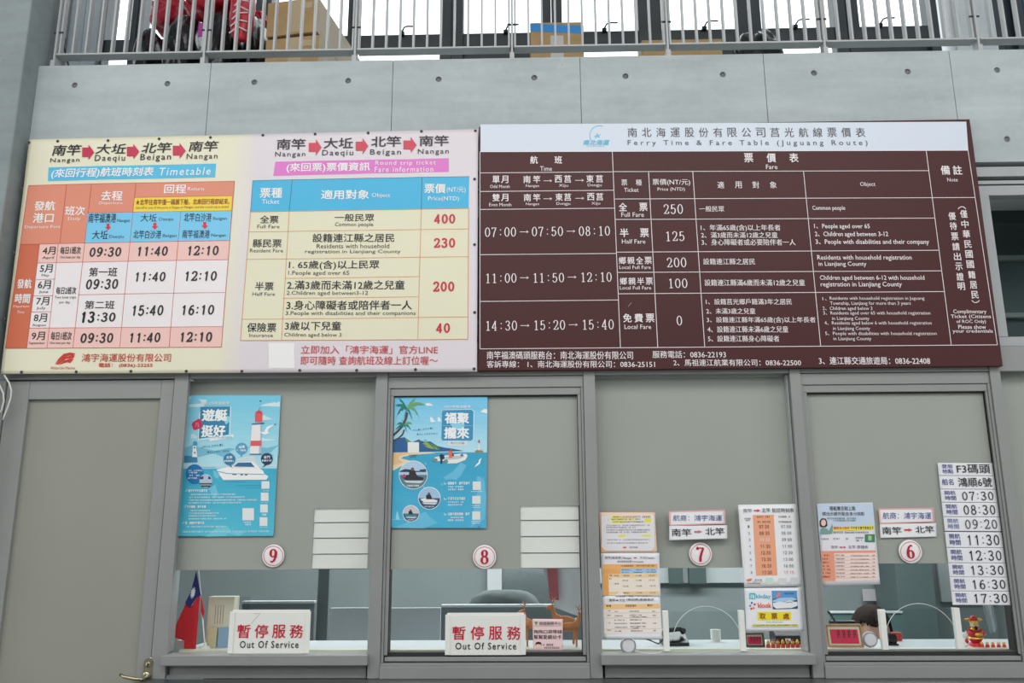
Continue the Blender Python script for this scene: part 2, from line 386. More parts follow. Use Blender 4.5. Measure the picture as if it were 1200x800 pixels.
def sheet(root, name, corners, y, disp, mat, thick=0.0012, n=24, m=16, tn=None):
    """a thin curved sheet with real thickness; corners TL TR BR BL in photo pixels"""
    A, Bq, Cq, D = [W(*p, y) for p in corners]; vs = []
    for side in (0, 1):
        for j in range(m + 1):
            for i in range(n + 1):
                u, v = i / n, j / m
                x, z = [(A[k] * (1 - u) + Bq[k] * u) * (1 - v) + (D[k] * (1 - u) + Cq[k] * u) * v for k in (0, 1)]
                vs.append((x, y + disp(x, z) + side * thick, z))
    K = (n + 1) * (m + 1); fs = []
    for j in range(m):
        for i in range(n):
            a = j * (n + 1) + i; fs.append((a, a + 1, a + n + 2, a + n + 1)); fs.append((K + a, K + a + n + 1, K + a + n + 2, K + a + 1))
    for i in range(n): fs.append((i, K + i, K + i + 1, i + 1)); a = m * (n + 1) + i; fs.append((a, a + 1, K + a + 1, K + a))
    for j in range(m): a = j * (n + 1); fs.append((a, a + n + 1, K + a + n + 1, K + a)); a += n; fs.append((a, K + a, K + a + n + 1, a + n + 1))
    mb = MB(); mb.add(vs, fs, mat, True); return make(name, mb, root)
# ================================================================== SETTING
# hall shell, unseen; solid and glazed parts sized for light and reflections
make('floor', B(-8, 8, -9, 0.02, -0.1, 0, pm((150, 148, 142), 0.35, grain=0.06, gscale=5, name='hall_floor_tiles')))['kind'] = 'structure'
cl = struct('ceiling', (0, -4.5, 6.2))
make('ceiling_slab', B(-8, 8, -9, 1.1, 6.2, 6.3, pm((206, 208, 208), 0.8, name='hall_ceiling')), cl)
for k in range(6):
    make('roof_beam', B(-8, 8, -8.4 + 1.5 * k, -8.25 + 1.5 * k, 5.85, 6.2, DARKF), cl)
WL = pm((190, 192, 190), 0.8, name='hall_side_wall')
for nm, xx in (('wall_left', -8.05), ('wall_right', 8.05)):  # unseen glazed openings put in to throw more light on the counter wall
    ws = struct(nm, (xx, -4, 0))
    for q in ((-9, 1, 0, .4), (-9, 1, 6.0, 6.2), (-9, -8.5, .4, 6.0), (-2.5, 1, .4, 6.0)): make('wall_piece', B(xx - .05, xx + .05, q[0], q[1], q[2], q[3], WL), ws)
    for k in range(1, 5): make('glazing_post', B(xx - .05, xx + .05, -8.5 + k * 1.2 - .04, -8.5 + k * 1.2 + .04, .4, 6.0, DARKF), ws)
wb = struct('wall_back', (0, -8.9, 0))
HW = pm((112, 114, 112), 0.8, name='hall_back_wall_grey')
make('low_wall', B(-8, 8, -9, -8.9, 0, 3.8, HW), wb); make('head_wall', B(-8, 8, -9, -8.9, 6.0, 6.2, WL), wb)  # low part kept solid so the lower panes mirror no bright glazing
for q in ((-8, -5.3), (5.3, 8)): make('side_pier', B(q[0], q[1], -9, -8.9, 3.8, 6.0, HW), wb)  # piers narrow the glazing to keep it out of the upper right glass
for k in range(9):
    x = -5.3 + k * 1.325; make('glazing_post', B(x - .05, x + .05, -9, -8.88, 3.8, 6.0, DARKF), wb)

# concrete column at the left edge
make('wall_column', B(-3.0, -2.026, -0.10, 0.14, 0, 6.2, CONC_D), bevel=0.006)['kind'] = 'structure'

# cast concrete band under the gallery: formwork panels with tie holes
band = struct('wall_front', (0, 0.1, 2.97))
make('band_core', B(-2.03, 3.2, 0.012, 0.25, 2.97, 3.456, CONC), band)
make('upper_wall', B(2.6, 8, 0.012, 0.25, 0, 6.2, CONC), band)
make('outer_wall', B(-8, -3.0, 0.012, 0.25, 0, 6.2, CONC), band)
seams = [-2.026, -1.305, -0.552, 0.214, 0.958, 1.706, 2.45, 3.2]
holes = [-1.866, -1.4805, -1.1207, -0.7344, -0.3636, 0.0265, 0.3974, 0.7904, 1.1572, 1.5326, 1.8887, 2.26, 2.64]
HZ = (3.066, 3.367)
def panel(x0, x1):
    x0 += 0.0012; x1 -= 0.0012; mb = MB(); hs = [h for h in holes if x0 < h < x1]; q = 0.026; R = 0.0125; D = 0.012
    xs = sorted([x0, x1] + [h - q for h in hs] + [h + q for h in hs]); zs = [2.97] + [v for z in HZ for v in (z - q, z + q)] + [3.457]
    for i in range(len(xs) - 1):
        for j in range(len(zs) - 1):
            a, b, c, d = xs[i], xs[i + 1], zs[j], zs[j + 1]; cx, cz = (a + b) / 2, (c + d) / 2
            if any(abs(h - cx) < .005 for h in hs) and any(abs(z - cz) < .005 for z in HZ):
                n = 24; o = []; ci = []; cb = []
                for k in range(n):
                    t = 2 * math.pi * k / n + math.pi / 4; u, w = math.cos(t), math.sin(t); m = max(abs(u), abs(w))
                    o.append((cx + q * u / m, 0, cz + q * w / m)); ci.append((cx + R * u, 0, cz + R * w)); cb.append((cx + R * .9 * u, D, cz + R * .9 * w))
                fs = [(k, (k + 1) % n, n + (k + 1) % n, n + k) for k in range(n)] + [(n + k, n + (k + 1) % n, 2 * n + (k + 1) % n, 2 * n + k) for k in range(n)]
                mb.add(o + ci + cb, fs, CONC)
            else: mb.add([(a, 0, c), (b, 0, c), (b, 0, d), (a, 0, d)], [(0, 1, 2, 3)], CONC)
    for vs in ([(x0, 0, 2.97), (x0, 0, 3.457), (x0, D, 3.457), (x0, D, 2.97)], [(x1, 0, 2.97), (x1, 0, 3.457), (x1, D, 3.457), (x1, D, 2.97)],
               [(x0, 0, 3.457), (x1, 0, 3.457), (x1, .25, 3.457), (x0, .25, 3.457)], [(x0, 0, 2.97), (x1, 0, 2.97), (x1, D, 2.97), (x0, D, 2.97)]):
        mb.add(vs, [(0, 1, 2, 3)], CONC)
    return make('concrete_panel', mb, band)
for a, b in zip(seams, seams[1:]):
    p = panel(a, b)
    for h in holes:
        if a < h < b:
            for z in HZ: make('tie_hole_plug', MB().lathe([(0.0112, 0), (0.0112, -.004), (0.009, -.0055), (0.004, -.0055)], PLUG, 18, 'y', (h, .012, z)), p)

# gallery floor, window wall and posts behind the railing
make('floor_gallery', B(-3, 3.2, 0.25, 1.12, 3.30, 3.455, CONC))['kind'] = 'structure'
YW = 1.0
panes = [(-2.31, -2.17), (-2.10, -1.487), (-1.40, -0.976), (-0.93, -0.473), (-0.347, 0.074), (0.189, 0.599), (0.723, 1.134), (1.2575, 1.6486), (1.78, 2.146)]
hx = [None, -1.80, -1.19, -0.66, -0.10, 0.43, 0.965, 1.45, 1.90]
for i, (a, b) in enumerate(panes):
    w = struct('window_%d' % (11 + i), ((a + b) / 2, YW, 3.455), None)
    la = (panes[i - 1][1] if i else a - .03); ra = (panes[i + 1][0] if i < len(panes) - 1 else b + .11)
    l = (a + la) / 2; r = (b + ra) / 2
    make('stile', B(l + .002, a, YW - .03, YW + .05, 3.455, 6.2, DARKF), w, .003)
    make('stile', B(b, r - .002, YW - .03, YW + .05, 3.455, 6.2, DARKF), w, .003)
    make('bottom_rail', B(a, b, YW - .02, YW + .05, 4.128, 4.203, DARKF), w, .003)
    make('sill_rail', B(a, b, YW - .02, YW + .05, 3.455, 3.60, DARKF), w, .003)
    make('glass_pane', B(a, b, YW + .015, YW + .021, 4.203, 6.2, GLASS_U), w)
    make('lower_pane', B(a, b, YW + .015, YW + .021, 3.60, 4.128, GLASS_U if i in (0, 3, 5, 7) else DARKF), w)
    if hx[i] is not None:
        h = hx[i]; mb = MB().box(h - .028, h - .004, YW - .045, YW - .02, 4.19, 4.206, BLACKP)
        mb.tube([(h - .016, YW - .04, 4.205), (h - .004, YW - .055, 4.222), (h + .012, YW - .06, 4.226), (h + .055, YW - .06, 4.225)], .0045, BLACKP)
        make('window_handle', mb, w)
make('trim_1', B(2.255, 2.475, 0.93, 1.09, 3.455, 6.2, pm((205, 209, 212), 0.45, grain=.05, gscale=4, name='pale_reflection_post')), bevel=.01)['kind'] = 'structure'  # pale post in place of a blurred glass door reflection
w = struct('window_20', (2.9, YW, 3.455))
for x in (2.475, 2.60): make('stile', B(x, x + .05, YW - .03, YW + .05, 3.455, 6.2, DARKF), w)
make('blue_panel', B(2.65, 3.2, YW, YW + .03, 3.455, 6.2, pm((40, 62, 92), 0.2, name='dark_blue_glazing')), w)
make('blue_panel', B(2.525, 2.6, YW, YW + .03, 3.455, 6.2, pm((50, 60, 68), 0.2, name='dark_glazing')), w)
cw = struct('wall_gallery', (-2.6, 1.0, 3.455))
for k in range(7):
    x = -3.0 + k * .0955
    make('cladding_rib', B(x + .004, x + .0915, YW - .04 + (.02 if k % 2 else 0), YW + .04, 3.455, 6.2, pm((178, 183, 187), 0.45, metal=.0, grain=.06, gscale=6, name='grey_cladding')), cw, .008)

# aluminium shop front -------------------------------------------------
tn = [1]
def trim(*boxes, m=FRAME, bevel=.0015):
    tn[0] += 1; mb = MB()
    for b in boxes: mb.box(*b, m)
    o = make('trim_%d' % tn[0], mb, bevel=bevel); o['kind'] = 'structure'; return o
mull = [(-1.345, -1.292), (-0.58, -0.537), (0.197, 0.240), (0.964, 1.003), (1.70, 1.738), (2.46, 2.50)]
for i, (a, b) in enumerate(mull):      # face cap, with a narrower web behind it
    trim((a, b, -0.004, 0.012, 1.067, 2.966), (a + .001, b - (.021 if i in (0, 2, 4) else .001), 0.012, 0.10, 1.067, 2.966))
for (a, b), (c, d) in zip(mull, mull[1:]):
    trim((b + .0005, c - .0005, 0.0, 0.10, 2.136, 2.231))
    trim((b + .0005, c - .0005, 0.012, 0.10, 2.914, 2.955), m=FRAME_L)
    trim((b + .0005, c - .0005, 0.05, 0.10, 2.955, 2.968), m=SEAL_SHADE, bevel=0)  # black strip, shade under the concrete put into the colour
trim((-2.02, -1.346, 0.0, 0.10, 2.137, 2.966)); trim((2.50, 2.6, 0, .1, 0, 2.966))
# upper window band above the transom
for i, ((a, b), (c, d)) in enumerate(zip(mull, mull[1:])):
    w = struct('window_%d' % (5 + i), ((b + c) / 2, .05, 2.235))
    x0, x1 = b + .004, c - .004
    make('track', B(x0, x1, .02, .09, 2.886, 2.900, FRAME_L), w)
    make('seal', B(x0, x1, .05, .09, 2.900, 2.914, SEAL_SHADE), w)
    for r in ((x0, x1, .024, .07, 2.840, 2.881), (x0, x1, .024, .07, 2.236, 2.272)): make('sash_rail', B(*r, FRAME_L), w, .0015)
    for r in ((x0, x0 + .058, .022, .07, 2.272, 2.840), (x1 - .058, x1, .022, .07, 2.272, 2.840)): make('sash_stile', B(*r, FRAME_L), w, .0015)
    make('glass_pane', B(x0 + .058, x1 - .058, .045, .05, 2.272, 2.840, GLASS), w)
# door at the left
d = struct('door_1', (-1.67, .03, 0))
make('door_jamb', B(-2.02, -1.993, 0.0, 0.09, 0, 2.136, FRAME), d, .0015)
make('door_stile', B(-1.989, -1.903, 0.006, 0.05, 0.02, 2.132, FRAME), d, .0015)
make('door_stile', B(-1.398, -1.350, 0.006, 0.05, 0.02, 2.132, FRAME), d, .0015)
make('door_rail', B(-1.9025, -1.3985, 0.006, 0.05, 2.062, 2.132, FRAME), d, .0015)
make('door_rail', B(-1.9025, -1.3985, 0.006, 0.05, 0.02, 0.16, FRAME), d, .0015)
make('door_panel', B(-1.903, -1.398, 0.022, 0.04, 0.16, 2.062, DOORP), d)
make('door_seal', B(-1.9935, -1.989, 0.02, 0.06, 0, 2.13, SEAL_SHADE), d)
hx0, hz0 = W(173.5, 786, -.004)
mb = MB()
pl = [(hx0 + .015 * math.cos(a), hz0 + (.026 if math.sin(a) > 0 else -.036) + .015 * math.sin(a)) for a in [math.pi * k / 10 for k in range(20)]]
BRASS = pm((178, 172, 145), 0.25, metal=.85, name='worn_satin_brass')
mb.prism(pl, -.006, .006, BRASS)
hd = make('door_handle', mb, d, .002)
make('keyhole', MB().lathe([(.009, 0), (.009, -.004), (.007, -.005)], BRASS, 18, 'y', (hx0, -.006, hz0 + .022)).box(hx0 - .002, hx0 + .002, -.0125, -.006, hz0 + .014, hz0 + .026, SEAL_SHADE), hd)
make('lever', MB().lathe([(.014, 0), (.014, -.012), (.010, -.016)], BRASS, 18, 'y', (hx0, -.006, hz0 - .012)).tube(
    [(hx0, -.02, hz0 - .014), (hx0, -.045, hz0 - .020), (hx0 - .02, -.052, hz0 - .020), (hx0 - .06, -.052, hz0 - .012), (hx0 - .078, -.05, hz0 - .004)], [.008, .008, .0075, .006, .005], BRASS, 10), hd)

# the four counter windows
FT = 1.4335
def lower_window(n, i, sliding, wl=.0215, wr=.0215):
    b = mull[i][1]; c = mull[i + 1][0]; w = struct('window_%d' % n, ((b + c) / 2, .05, 1.07)); x0, x1 = b + .001, c - .001
    if sliding:
        make('frame_head', B(x0, x1, 0.004, .09, 2.092, 2.134, FRAME), w, .0015)
        make('sash_rail', B(x0 + .0095, x1 - .0095, 0.010, .07, 2.064, 2.0915, FRAME), w, .0015)
        for u, v in ((x0, x0 + .009), (x1 - .009, x1)): make('frame_jamb', B(u, v, 0.004, .09, 1.118, 2.0915, FRAME), w, .0015)
        for u, v in ((x0 + .0095, x0 + wl), (x1 - wr, x1 - .0095)): make('sash_stile', B(u, v, 0.010, .07, 1.142, 2.0635, FRAME), w, .0015)
        make('frame_sill', B(x0, x1, -.012, .09, 1.0665, 1.108, FRAME), w, .002)
        make('frame_sill_lip', B(x0, x1, -.004, .09, 1.108, 1.1175, FRAME), w, .001)
        make('sash_rail', B(x0 + .0125, x1 - .0125, 0.010, .07, 1.1215, 1.136, FRAME), w, .0015)
        make('seal', B(x0 + .0125, x1 - .0125, 0.022, .07, 1.1175, 1.150, SEAL_SHADE), w)
        for u in (x0 + wl, x1 - wr - .0015): make('seal', B(u, u + .0015, 0.018, .07, 1.142, 2.0635, SEAL_SHADE), w)
        make('seal', B(x0 + wl, x1 - wr, 0.018, .07, 2.060, 2.064, SEAL_SHADE), w)
        gx0, gx1, gz0, gz1 = x0 + wl + .0015, x1 - wr - .0015, 1.150, 2.060
    else:
        make('window_sill', B(x0 - .008, x1 + .006, -.035, .047, 1.114, 1.149, FRAME), w, .003)
        make('sill_panel', B(x0 + .008, x1 - .006, 0.012, .09, 1.0665, 1.1135, FRAME), w, .001)
        make('sill_shade_strip', B(x0, x0 + .007, 0.03, .09, 1.0665, 1.1135, SEAL_SHADE), w)  # black strip painted in for the shade beside the sill panel
        make('glazing_bead', B(x0 - .0205, x0 - .013, 0.03, .09, 1.1495, 2.134, FRAME_L), w, .001)
        make('glazing_bead', B(x1 - .006, x1, 0.02, .09, 1.1495, 2.134, FRAME_L), w, .001)
        gx0, gx1, gz0, gz1 = x0 - .013, x1 - .006, 1.1495, 2.134
    gy = .024 if sliding else .047
    make('glass_pane', B(gx0, gx1, gy, gy + .005, gz0, gz1, GLASS), w)
    ft = FT if n != 4 else 1.447
    return w, gx0, gx1, gz0, gz1, ft
WIN = {9: lower_window(1, 0, False), 8: lower_window(2, 1, True), 7: lower_window(3, 2, False), 6: lower_window(4, 3, True, .0215, .0165)}
WIN[5] = lower_window(21, 4, False)
cut = {9: (W(368, 600, .056)[0], W(432.5, 600, .056)[0]), 8: (W(609.5, 600, .033)[0], 9)}
for k, (w, x0, x1, z0, z1, ft) in WIN.items():
    fy = .0305 if k in (8, 6) else .0535; dy_ = fy - .0535
    if k in cut:
        a, b = cut[k]; b = min(b, x1 - .002); zt = W(400, 595 if k == 9 else 593.5, .056)[1]
        mb = MB().box(x0, a, fy, fy + .002, ft, z1, FILM).box(a, x1, fy, fy + .002, zt, z1, FILM)
        if b < x1 - .003: mb.box(b, x1, fy, fy + .002, ft, zt, FILM)
        make('frosted_film', mb, w)
        bl = thing('slatted_blind', 'white slatted vent blind %s' % ('in window 9 above the right end of its clear glass strip' if k == 9 else 'in window 8 above the reindeer and pink card'), 'blind', ((a + b) / 2, .065, ft), 'white slatted vents in the film')
        n = 4; hh = (zt - ft)
        WS = pm((240, 236, 229), .45, name='white_slat')
        for j in range(n):
            zz = ft + hh * (0, .24, .5, .755, 1)[j]; z2 = ft + hh * (0, .24, .5, .755, 1)[j + 1]
            make('slat', MB().add([(a + .001, .058 + dy_, zz + .003), (b - .001, .058 + dy_, zz + .003), (b - .001, .064 + dy_, z2), (a + .001, .064 + dy_, z2),
                                    (a + .001, .061 + dy_, zz + .003), (b - .001, .061 + dy_, zz + .003), (b - .001, .067 + dy_, z2), (a + .001, .067 + dy_, z2)],
                                   [(0, 1, 2, 3), (7, 6, 5, 4), (0, 4, 5, 1), (3, 2, 6, 7), (0, 3, 7, 4), (1, 5, 6, 2)], WS), bl)
        make('backing_board', B(a, b, .069 + dy_, .073 + dy_, ft, zt, pm((190, 190, 186), .6, name='vent_backing')), bl)
    else:
        make('frosted_film', B(x0, x1, fy, fy + .002, ft, z1, FILM), w)

# dark stone counter with a rounded end
pts = [(4.0, -0.008), (-1.349, -0.008), (-1.356, -.06), (-1.385, -.10), (-1.43, -.14), (-1.47, -.2), (-1.49, -.28), (-1.49, -.55), (4.0, -.55)]
ct = thing('service_counter', 'dark grey stone counter running under the four ticket windows', 'counter', (1.2, -.3, 0))
make('counter_top', MB().slab(pts, 1.030, 1.066, COUNTER), ct, .003)
make('counter_body', B(-1.30, 4.0, -.45, -.01, 0, 1.030, FRAME), ct)

# office behind the glass
OW = pm((148, 158, 159), .7, grain=.04, gscale=3, name='office_wall_grey_green')
make('floor_office', B(-3.0, 3.0, .1, 2.8, -.1, 0, pm((120, 120, 118), .5, name='office_floor')))['kind'] = 'structure'
make('ceiling_office', B(-3.0, 3.0, .25, 2.8, 2.96, 3.0, pm((200, 202, 202), .8, name='office_ceiling')))['kind'] = 'structure'
make('wall_office_back', B(-3.0, 3.0, 2.7, 2.8, 0, 2.96, OW))['kind'] = 'structure'
bk = struct('wall_office_dark_screen', (0, .5, 2.25)); make('dark_screen_board', B(-3.0, 3.0, .50, .56, 2.25, 2.96, pm((62, 80, 82), .5, grain=.08, gscale=3, name='dark_teal_screen')), bk)  # dark screen added so the upper windows look dark
for zz in (2.46, 2.72): make('pale_line_bar', B(-3.0, 3.0, .47, .499, zz, zz + .02, pm((120, 134, 134), .5, name='grey_line_bar')), bk)  # bars added for the pale lines across the dark glass
make('wall_office_left', B(-3.05, -3.0, .1, 2.8, 0, 2.96, OW))['kind'] = 'structure'
make('wall_office_right', B(3.0, 3.05, .1, 2.8, 0, 2.96, OW))['kind'] = 'structure'
# ================================================================== SIGNS
# --- cream and pink vinyl banner --------------------------------------
YB = -0.035
ban = thing('timetable_banner', 'cream and pale pink vinyl banner with coloured ferry timetable and fare tables', 'banner', (-1.1, YB, 2.15))
def bdisp(x, z):
    e = min(1.0, max(0.0, (z - 2.15)) * 8) * min(1.0, max(0.0, (3.14 - z)) * 12)
    d = 0.0030 * math.sin(x * 3.1 + z * 2.3) + 0.0022 * noise.noise(Vector((x * 2.6, z * 5, 1.3))) + 0.0016 * noise.noise(Vector((x * 9, z * 7, 4.2)))
    d += 0.0035 * math.exp(-((x + 1.75 - (3.1 - z) * .5) / .035) ** 2) * max(0, (z - 2.85) / .3)      # fold from the top left corner
    d += 0.0026 * math.exp(-((x + 0.42 + (3.1 - z) * .45) / .06) ** 2) * max(0, (z - 2.6) / .5)
    return -abs(d) * e - .0005
VIN = bpy.data.materials.new('cream_to_pink_vinyl'); VIN.use_nodes = True
nt = VIN.node_tree; bs = nt.nodes['Principled BSDF']; bs.inputs['Roughness'].default_value = .42
tc = nt.nodes.new('ShaderNodeTexCoord'); sp = nt.nodes.new('ShaderNodeSeparateXYZ'); mr = nt.nodes.new('ShaderNodeMapRange'); cr = nt.nodes.new('ShaderNodeValToRGB')
nt.links.new(tc.outputs['Object'], sp.inputs[0]); nt.links.new(sp.outputs['X'], mr.inputs[0])
mr.inputs[1].default_value = -0.08; mr.inputs[2].default_value = 0.03; nt.links.new(mr.outputs[0], cr.inputs[0])
cr.color_ramp.elements[0].color = rgb(228, 224, 198); cr.color_ramp.elements[1].color = rgb(220, 212, 217); nt.links.new(cr.outputs[0], bs.inputs['Base Color'])
sheet(ban, 'vinyl_sheet', [(34.5, 163.7), (560.3, 151.2), (559, 435.3), (1, 438)], YB, bdisp, VIN, .0015, 120, 60)
S = Sign(ban, YB, bdisp, .42)
K = (28, 28, 32); RED = (186, 44, 66); LNR = (196, 62, 56); WH = (240, 240, 238); SAL = (222, 140, 114); ORG = (208, 108, 74); PNK = (238, 196, 188); OFF = (236, 229, 230); CY = (80, 186, 224); BLK = (30, 30, 60)
A = lambda: S.crop(0, 150, 4)
A()
BD = .012
for t, e, q, r in (('南竿', 'Nangan', (250, 80, 382, 131), (238, 142, 376, 168)), ('大坵', 'Daeqiu', (455, 76, 594, 124), (448, 128, 588, 165)),
                   ('北竿', 'Beigan', (668, 70, 805, 119), (660, 122, 803, 160)), ('南竿', 'Nangan', (888, 62, 1023, 111), (876, 120, 1020, 153))):
    S.text(t, *q, K, BD, slant=.16, tilt=.02); S.text('\x01' + e, *r, K, .004, tilt=.02)
for q in ((388, 80, 445, 152), (597, 76, 655, 148), (812, 71, 872, 144)): S.arrow(*q, (196, 40, 78), shaft=.62, head=.48)
S.quad((230, 186), (1014, 167), (1008, 232), (226, 250), CY)
S.text('(來回行程)航班時刻表', 245, 188, 722, 237, WH, BD, slant=.12, tilt=.02); S.text('\x01Timetable', 748, 186, 990, 222, WH, .004, slant=.12, tilt=.02)
# coloured cells
S.quad((135, 270), (1100, 250), (1080, 530), (97, 546), SAL)
S.quad((97, 546), (187, 545), (127, 1031), (28, 1033), ORG)
S.quad((187, 545), (1080, 528), (1069, 618), (178, 634), PNK)
S.quad((178, 634), (1069, 618), (1045, 932), (140, 938), OFF)
S.quad((140, 938), (1045, 932), (1040, 1027), (127, 1032), PNK)
S.quad((632, 328), (1088, 318), (1085, 388), (627, 396), (240, 214, 58), 2)
S.quad((412, 400), (1085, 388), (1080, 528), (400, 540), (118, 200, 236), 2)
for a, b in (((135, 270), (28, 1033)), ((1100, 250), (1040, 1027)), ((135, 270), (1100, 250)), ((28, 1033), (1040, 1027)), ((315, 268), (283, 542)), ((432, 265), (343, 1030)),
             ((640, 262), (562, 1027)), ((850, 392), (795, 1027)), ((187, 545), (127, 1031)), ((275, 545), (222, 1030)), ((97, 546), (1080, 528)), ((178, 633), (1069, 618)),
             ((140, 938), (1045, 932)), ((632, 328), (1088, 318)), ((412, 400), (1086, 388)), ((170, 712), (262, 708)), ((152, 788), (250, 786)), ((146, 863), (243, 861)), ((368, 782), (1055, 772))):
    S.line(a, b, .55, LNR)
for t, q, c in (('發航', (163, 343, 262, 388), WH), ('港口', (157, 400, 255, 445), WH), ('班次', (308, 368, 402, 411), WH), ('去程', (478, 297, 578, 342), WH), ('回程', (772, 266, 875, 308), WH),
                ('發航', (82, 708, 150, 752), WH), ('時間', (73, 777, 143, 822), WH)): S.text(t, *q, c, .014)
for t, q in (('Departure Port', (118, 457, 285, 475)), ('Daily', (322, 420, 380, 437)), ('Departure', (468, 347, 578, 363)), ('Return', (882, 278, 958, 295)), ('Departure', (65, 831, 140, 845)), ('Time', (83, 857, 117, 870))):
    S.text(t, *q, WH)
S.text('★北竿往南竿僅一碼頭下船，北來回行程即結束。', 640, 334, 1078, 362, (150, 40, 40), .01, tilt=.015); S.text('Get off at one of the ports in Beigan or Nangan, and this round trip is ended.', 640, 367, 1075, 382, (150, 60, 50), tilt=.015)
for t, q in (('南竿福澳港', (418, 402, 548, 446)), ('大坵', (435, 482, 510, 523)), ('大坵', (663, 405, 738, 441)), ('北竿白沙港', (628, 481, 758, 520)), ('北竿白沙港', (865, 400, 993, 440)), ('南竿福澳港', (857, 479, 985, 518))): S.text(t, *q, BLK, .006)
for t, q in (('Nangan', (553, 428, 612, 447)), ('Daeqiu', (515, 503, 582, 521)), ('Daeqiu', (748, 421, 815, 440)), ('Beigan', (765, 499, 830, 517)), ('Beigan', (1000, 418, 1065, 436)), ('Nangan', (992, 497, 1060, 514))): S.text(t, *q, BLK)
for q in ((495, 450, 525, 481), (712, 446, 745, 478), (945, 442, 978, 475)): S.arrow(*q, (214, 44, 60), True, shaft=.45)
TM = .02
for t, q in (('09:30', (420, 562, 574, 603)), ('11:40', (640, 558, 792, 600)), ('12:10', (875, 555, 1030, 597)), ('09:30', (403, 711, 560, 755)), ('11:40', (630, 678, 782, 720)), ('12:10', (863, 674, 1022, 717)),
             ('15:40', (615, 833, 772, 879)), ('16:10', (848, 832, 1010, 876)), ('09:30', (377, 963, 535, 1006)), ('11:40', (602, 961, 757, 1004)), ('12:10', (840, 959, 1000, 1002))): S.num(t, *q, (44, 38, 40), .27, .24, sans=True, slant=.06, cf=.6)
S.num('13', 375, 863, 449, 911, (16, 16, 18), .34, .25, part='corrected_hour', sans=True, slant=.06); S.num(':30', 452, 867, 547, 907, (44, 38, 40), .27, .24, sans=True, slant=.06, cf=.6)
for t, q in (('第一班', (420, 655, 553, 697)), ('第二班', (400, 810, 540, 849)), ('4月', (202, 557, 262, 594)), ('5月', (190, 639, 248, 678)), ('6月', (180, 715, 240, 755)), ('7月', (172, 792, 232, 831)),
             ('8月', (161, 870, 222, 909)), ('9月', (150, 955, 212, 994)), ('每日1班次', (285, 557, 382, 592)), ('每日2班次', (265, 745, 360, 780)), ('每日1班次', (240, 955, 338, 994))): S.text(t, *q, K, .008)
for t, q in (('April', (200, 602, 254, 617)), ('May', (197, 685, 232, 700)), ('June', (185, 762, 228, 777)), ('July', (173, 838, 215, 853)), ('August', (153, 918, 218, 932)), ('September', (137, 1002, 212, 1017)),
             ('One boat per day', (283, 600, 380, 615)), ('Two boat trips', (258, 788, 358, 803)), ('per day', (280, 811, 330, 826)), ('One boat per day', (235, 1001, 333, 1016))): S.text(t, *q, K)
LG = (200, 52, 40)
for p in ([(257, 1110), (275, 1082), (300, 1058), (330, 1052), (355, 1056), (345, 1066), (318, 1068), (290, 1082)], [(275, 1112), (300, 1090), (330, 1080), (347, 1082), (330, 1102), (318, 1098), (300, 1102)], [(262, 1108), (300, 1074), (352, 1064), (346, 1078), (310, 1082), (275, 1108)]):
    S.poly(p, LG)
S.text('Wida-Uni Marine', 238, 1118, 353, 1131, LG); S.text('鴻宇海運股份有限公司', 385, 1057, 803, 1096, LG, .004); S.text('電話： (0836)-23255', 463, 1101, 717, 1124, LG, .012)
# fare half
S.crop(280, 150, 4.138)
K2 = (52, 46, 56)
for t, e, q, r in (('南竿', 'Nangan', (185, 54, 325, 107), (177, 117, 323, 147)), ('大坵', 'Daeqiu', (412, 49, 555, 102), (405, 108, 555, 143)), ('北竿', 'Beigan', (642, 41, 787, 94), (637, 105, 787, 139)), ('南竿', 'Nangan', (875, 37, 1018, 89), (868, 102, 1018, 134))):
    S.text(t, *q, K2, .014, tilt=.01); S.text('\x01' + e, *r, K2, .004, tilt=.01)
for q in ((340, 56, 402, 136), (567, 50, 628, 130), (798, 44, 862, 122)): S.arrow(*q, (206, 66, 84), shaft=.55, head=.45)
S.quad((178, 165), (1018, 148), (1018, 213), (168, 233), (222, 120, 200))
S.text('(來回票)票價資訊', 232, 170, 637, 218, WH, .014, tilt=.01); S.text('\x01Round trip ticket', 663, 160, 955, 187, WH, .004, tilt=.01); S.text('\x01Fare information', 660, 189, 943, 215, WH, .004, tilt=.01)
S.quad((68, 256), (1117, 236), (1114, 391), (57, 408), (66, 180, 222))
S.quad((57, 408), (1114, 391), (1110, 1025), (10, 1031), (226, 222, 194))
for a, b in (((68, 256), (1117, 236)), ((260, 253), (245, 402)), ((888, 242), (885, 393)), ((68, 256), (57, 408))): S.line(a, b, .45, (40, 60, 90))
OL = (216, 128, 62)
for a, b in (((57, 408), (1114, 391)), ((47, 505), (1112, 490)), ((38, 638), (1112, 625)), ((222, 730), (873, 722)), ((215, 826), (870, 820)), ((15, 929), (1110, 917)), ((10, 1031), (1110, 1025)), ((245, 402), (208, 1029)), ((885, 393), (868, 1023)), ((57, 408), (10, 1031)), ((1114, 391), (1110, 1025))):
    S.line(a, b, .6, OL)
for t, q in (('票種', (103, 291, 212, 340)), ('適用對象', (400, 302, 633, 347)), ('票價', (900, 272, 1003, 318))): S.text(t, *q, WH, .014)
for t, q in (('Ticket', (112, 347, 197, 368)), ('Object', (645, 318, 735, 342)), ('(NT/元)', (1008, 287, 1100, 318)), ('Price(NTD)', (918, 333, 1068, 358))): S.text(t, *q, WH)
S.text('全票', 103, 425, 193, 463, K, .009); S.text('Full Fare', 90, 470, 198, 487, K2); S.text('一般民眾', 465, 417, 657, 454, K, .009); S.text('Common people', 467, 459, 652, 483, K)
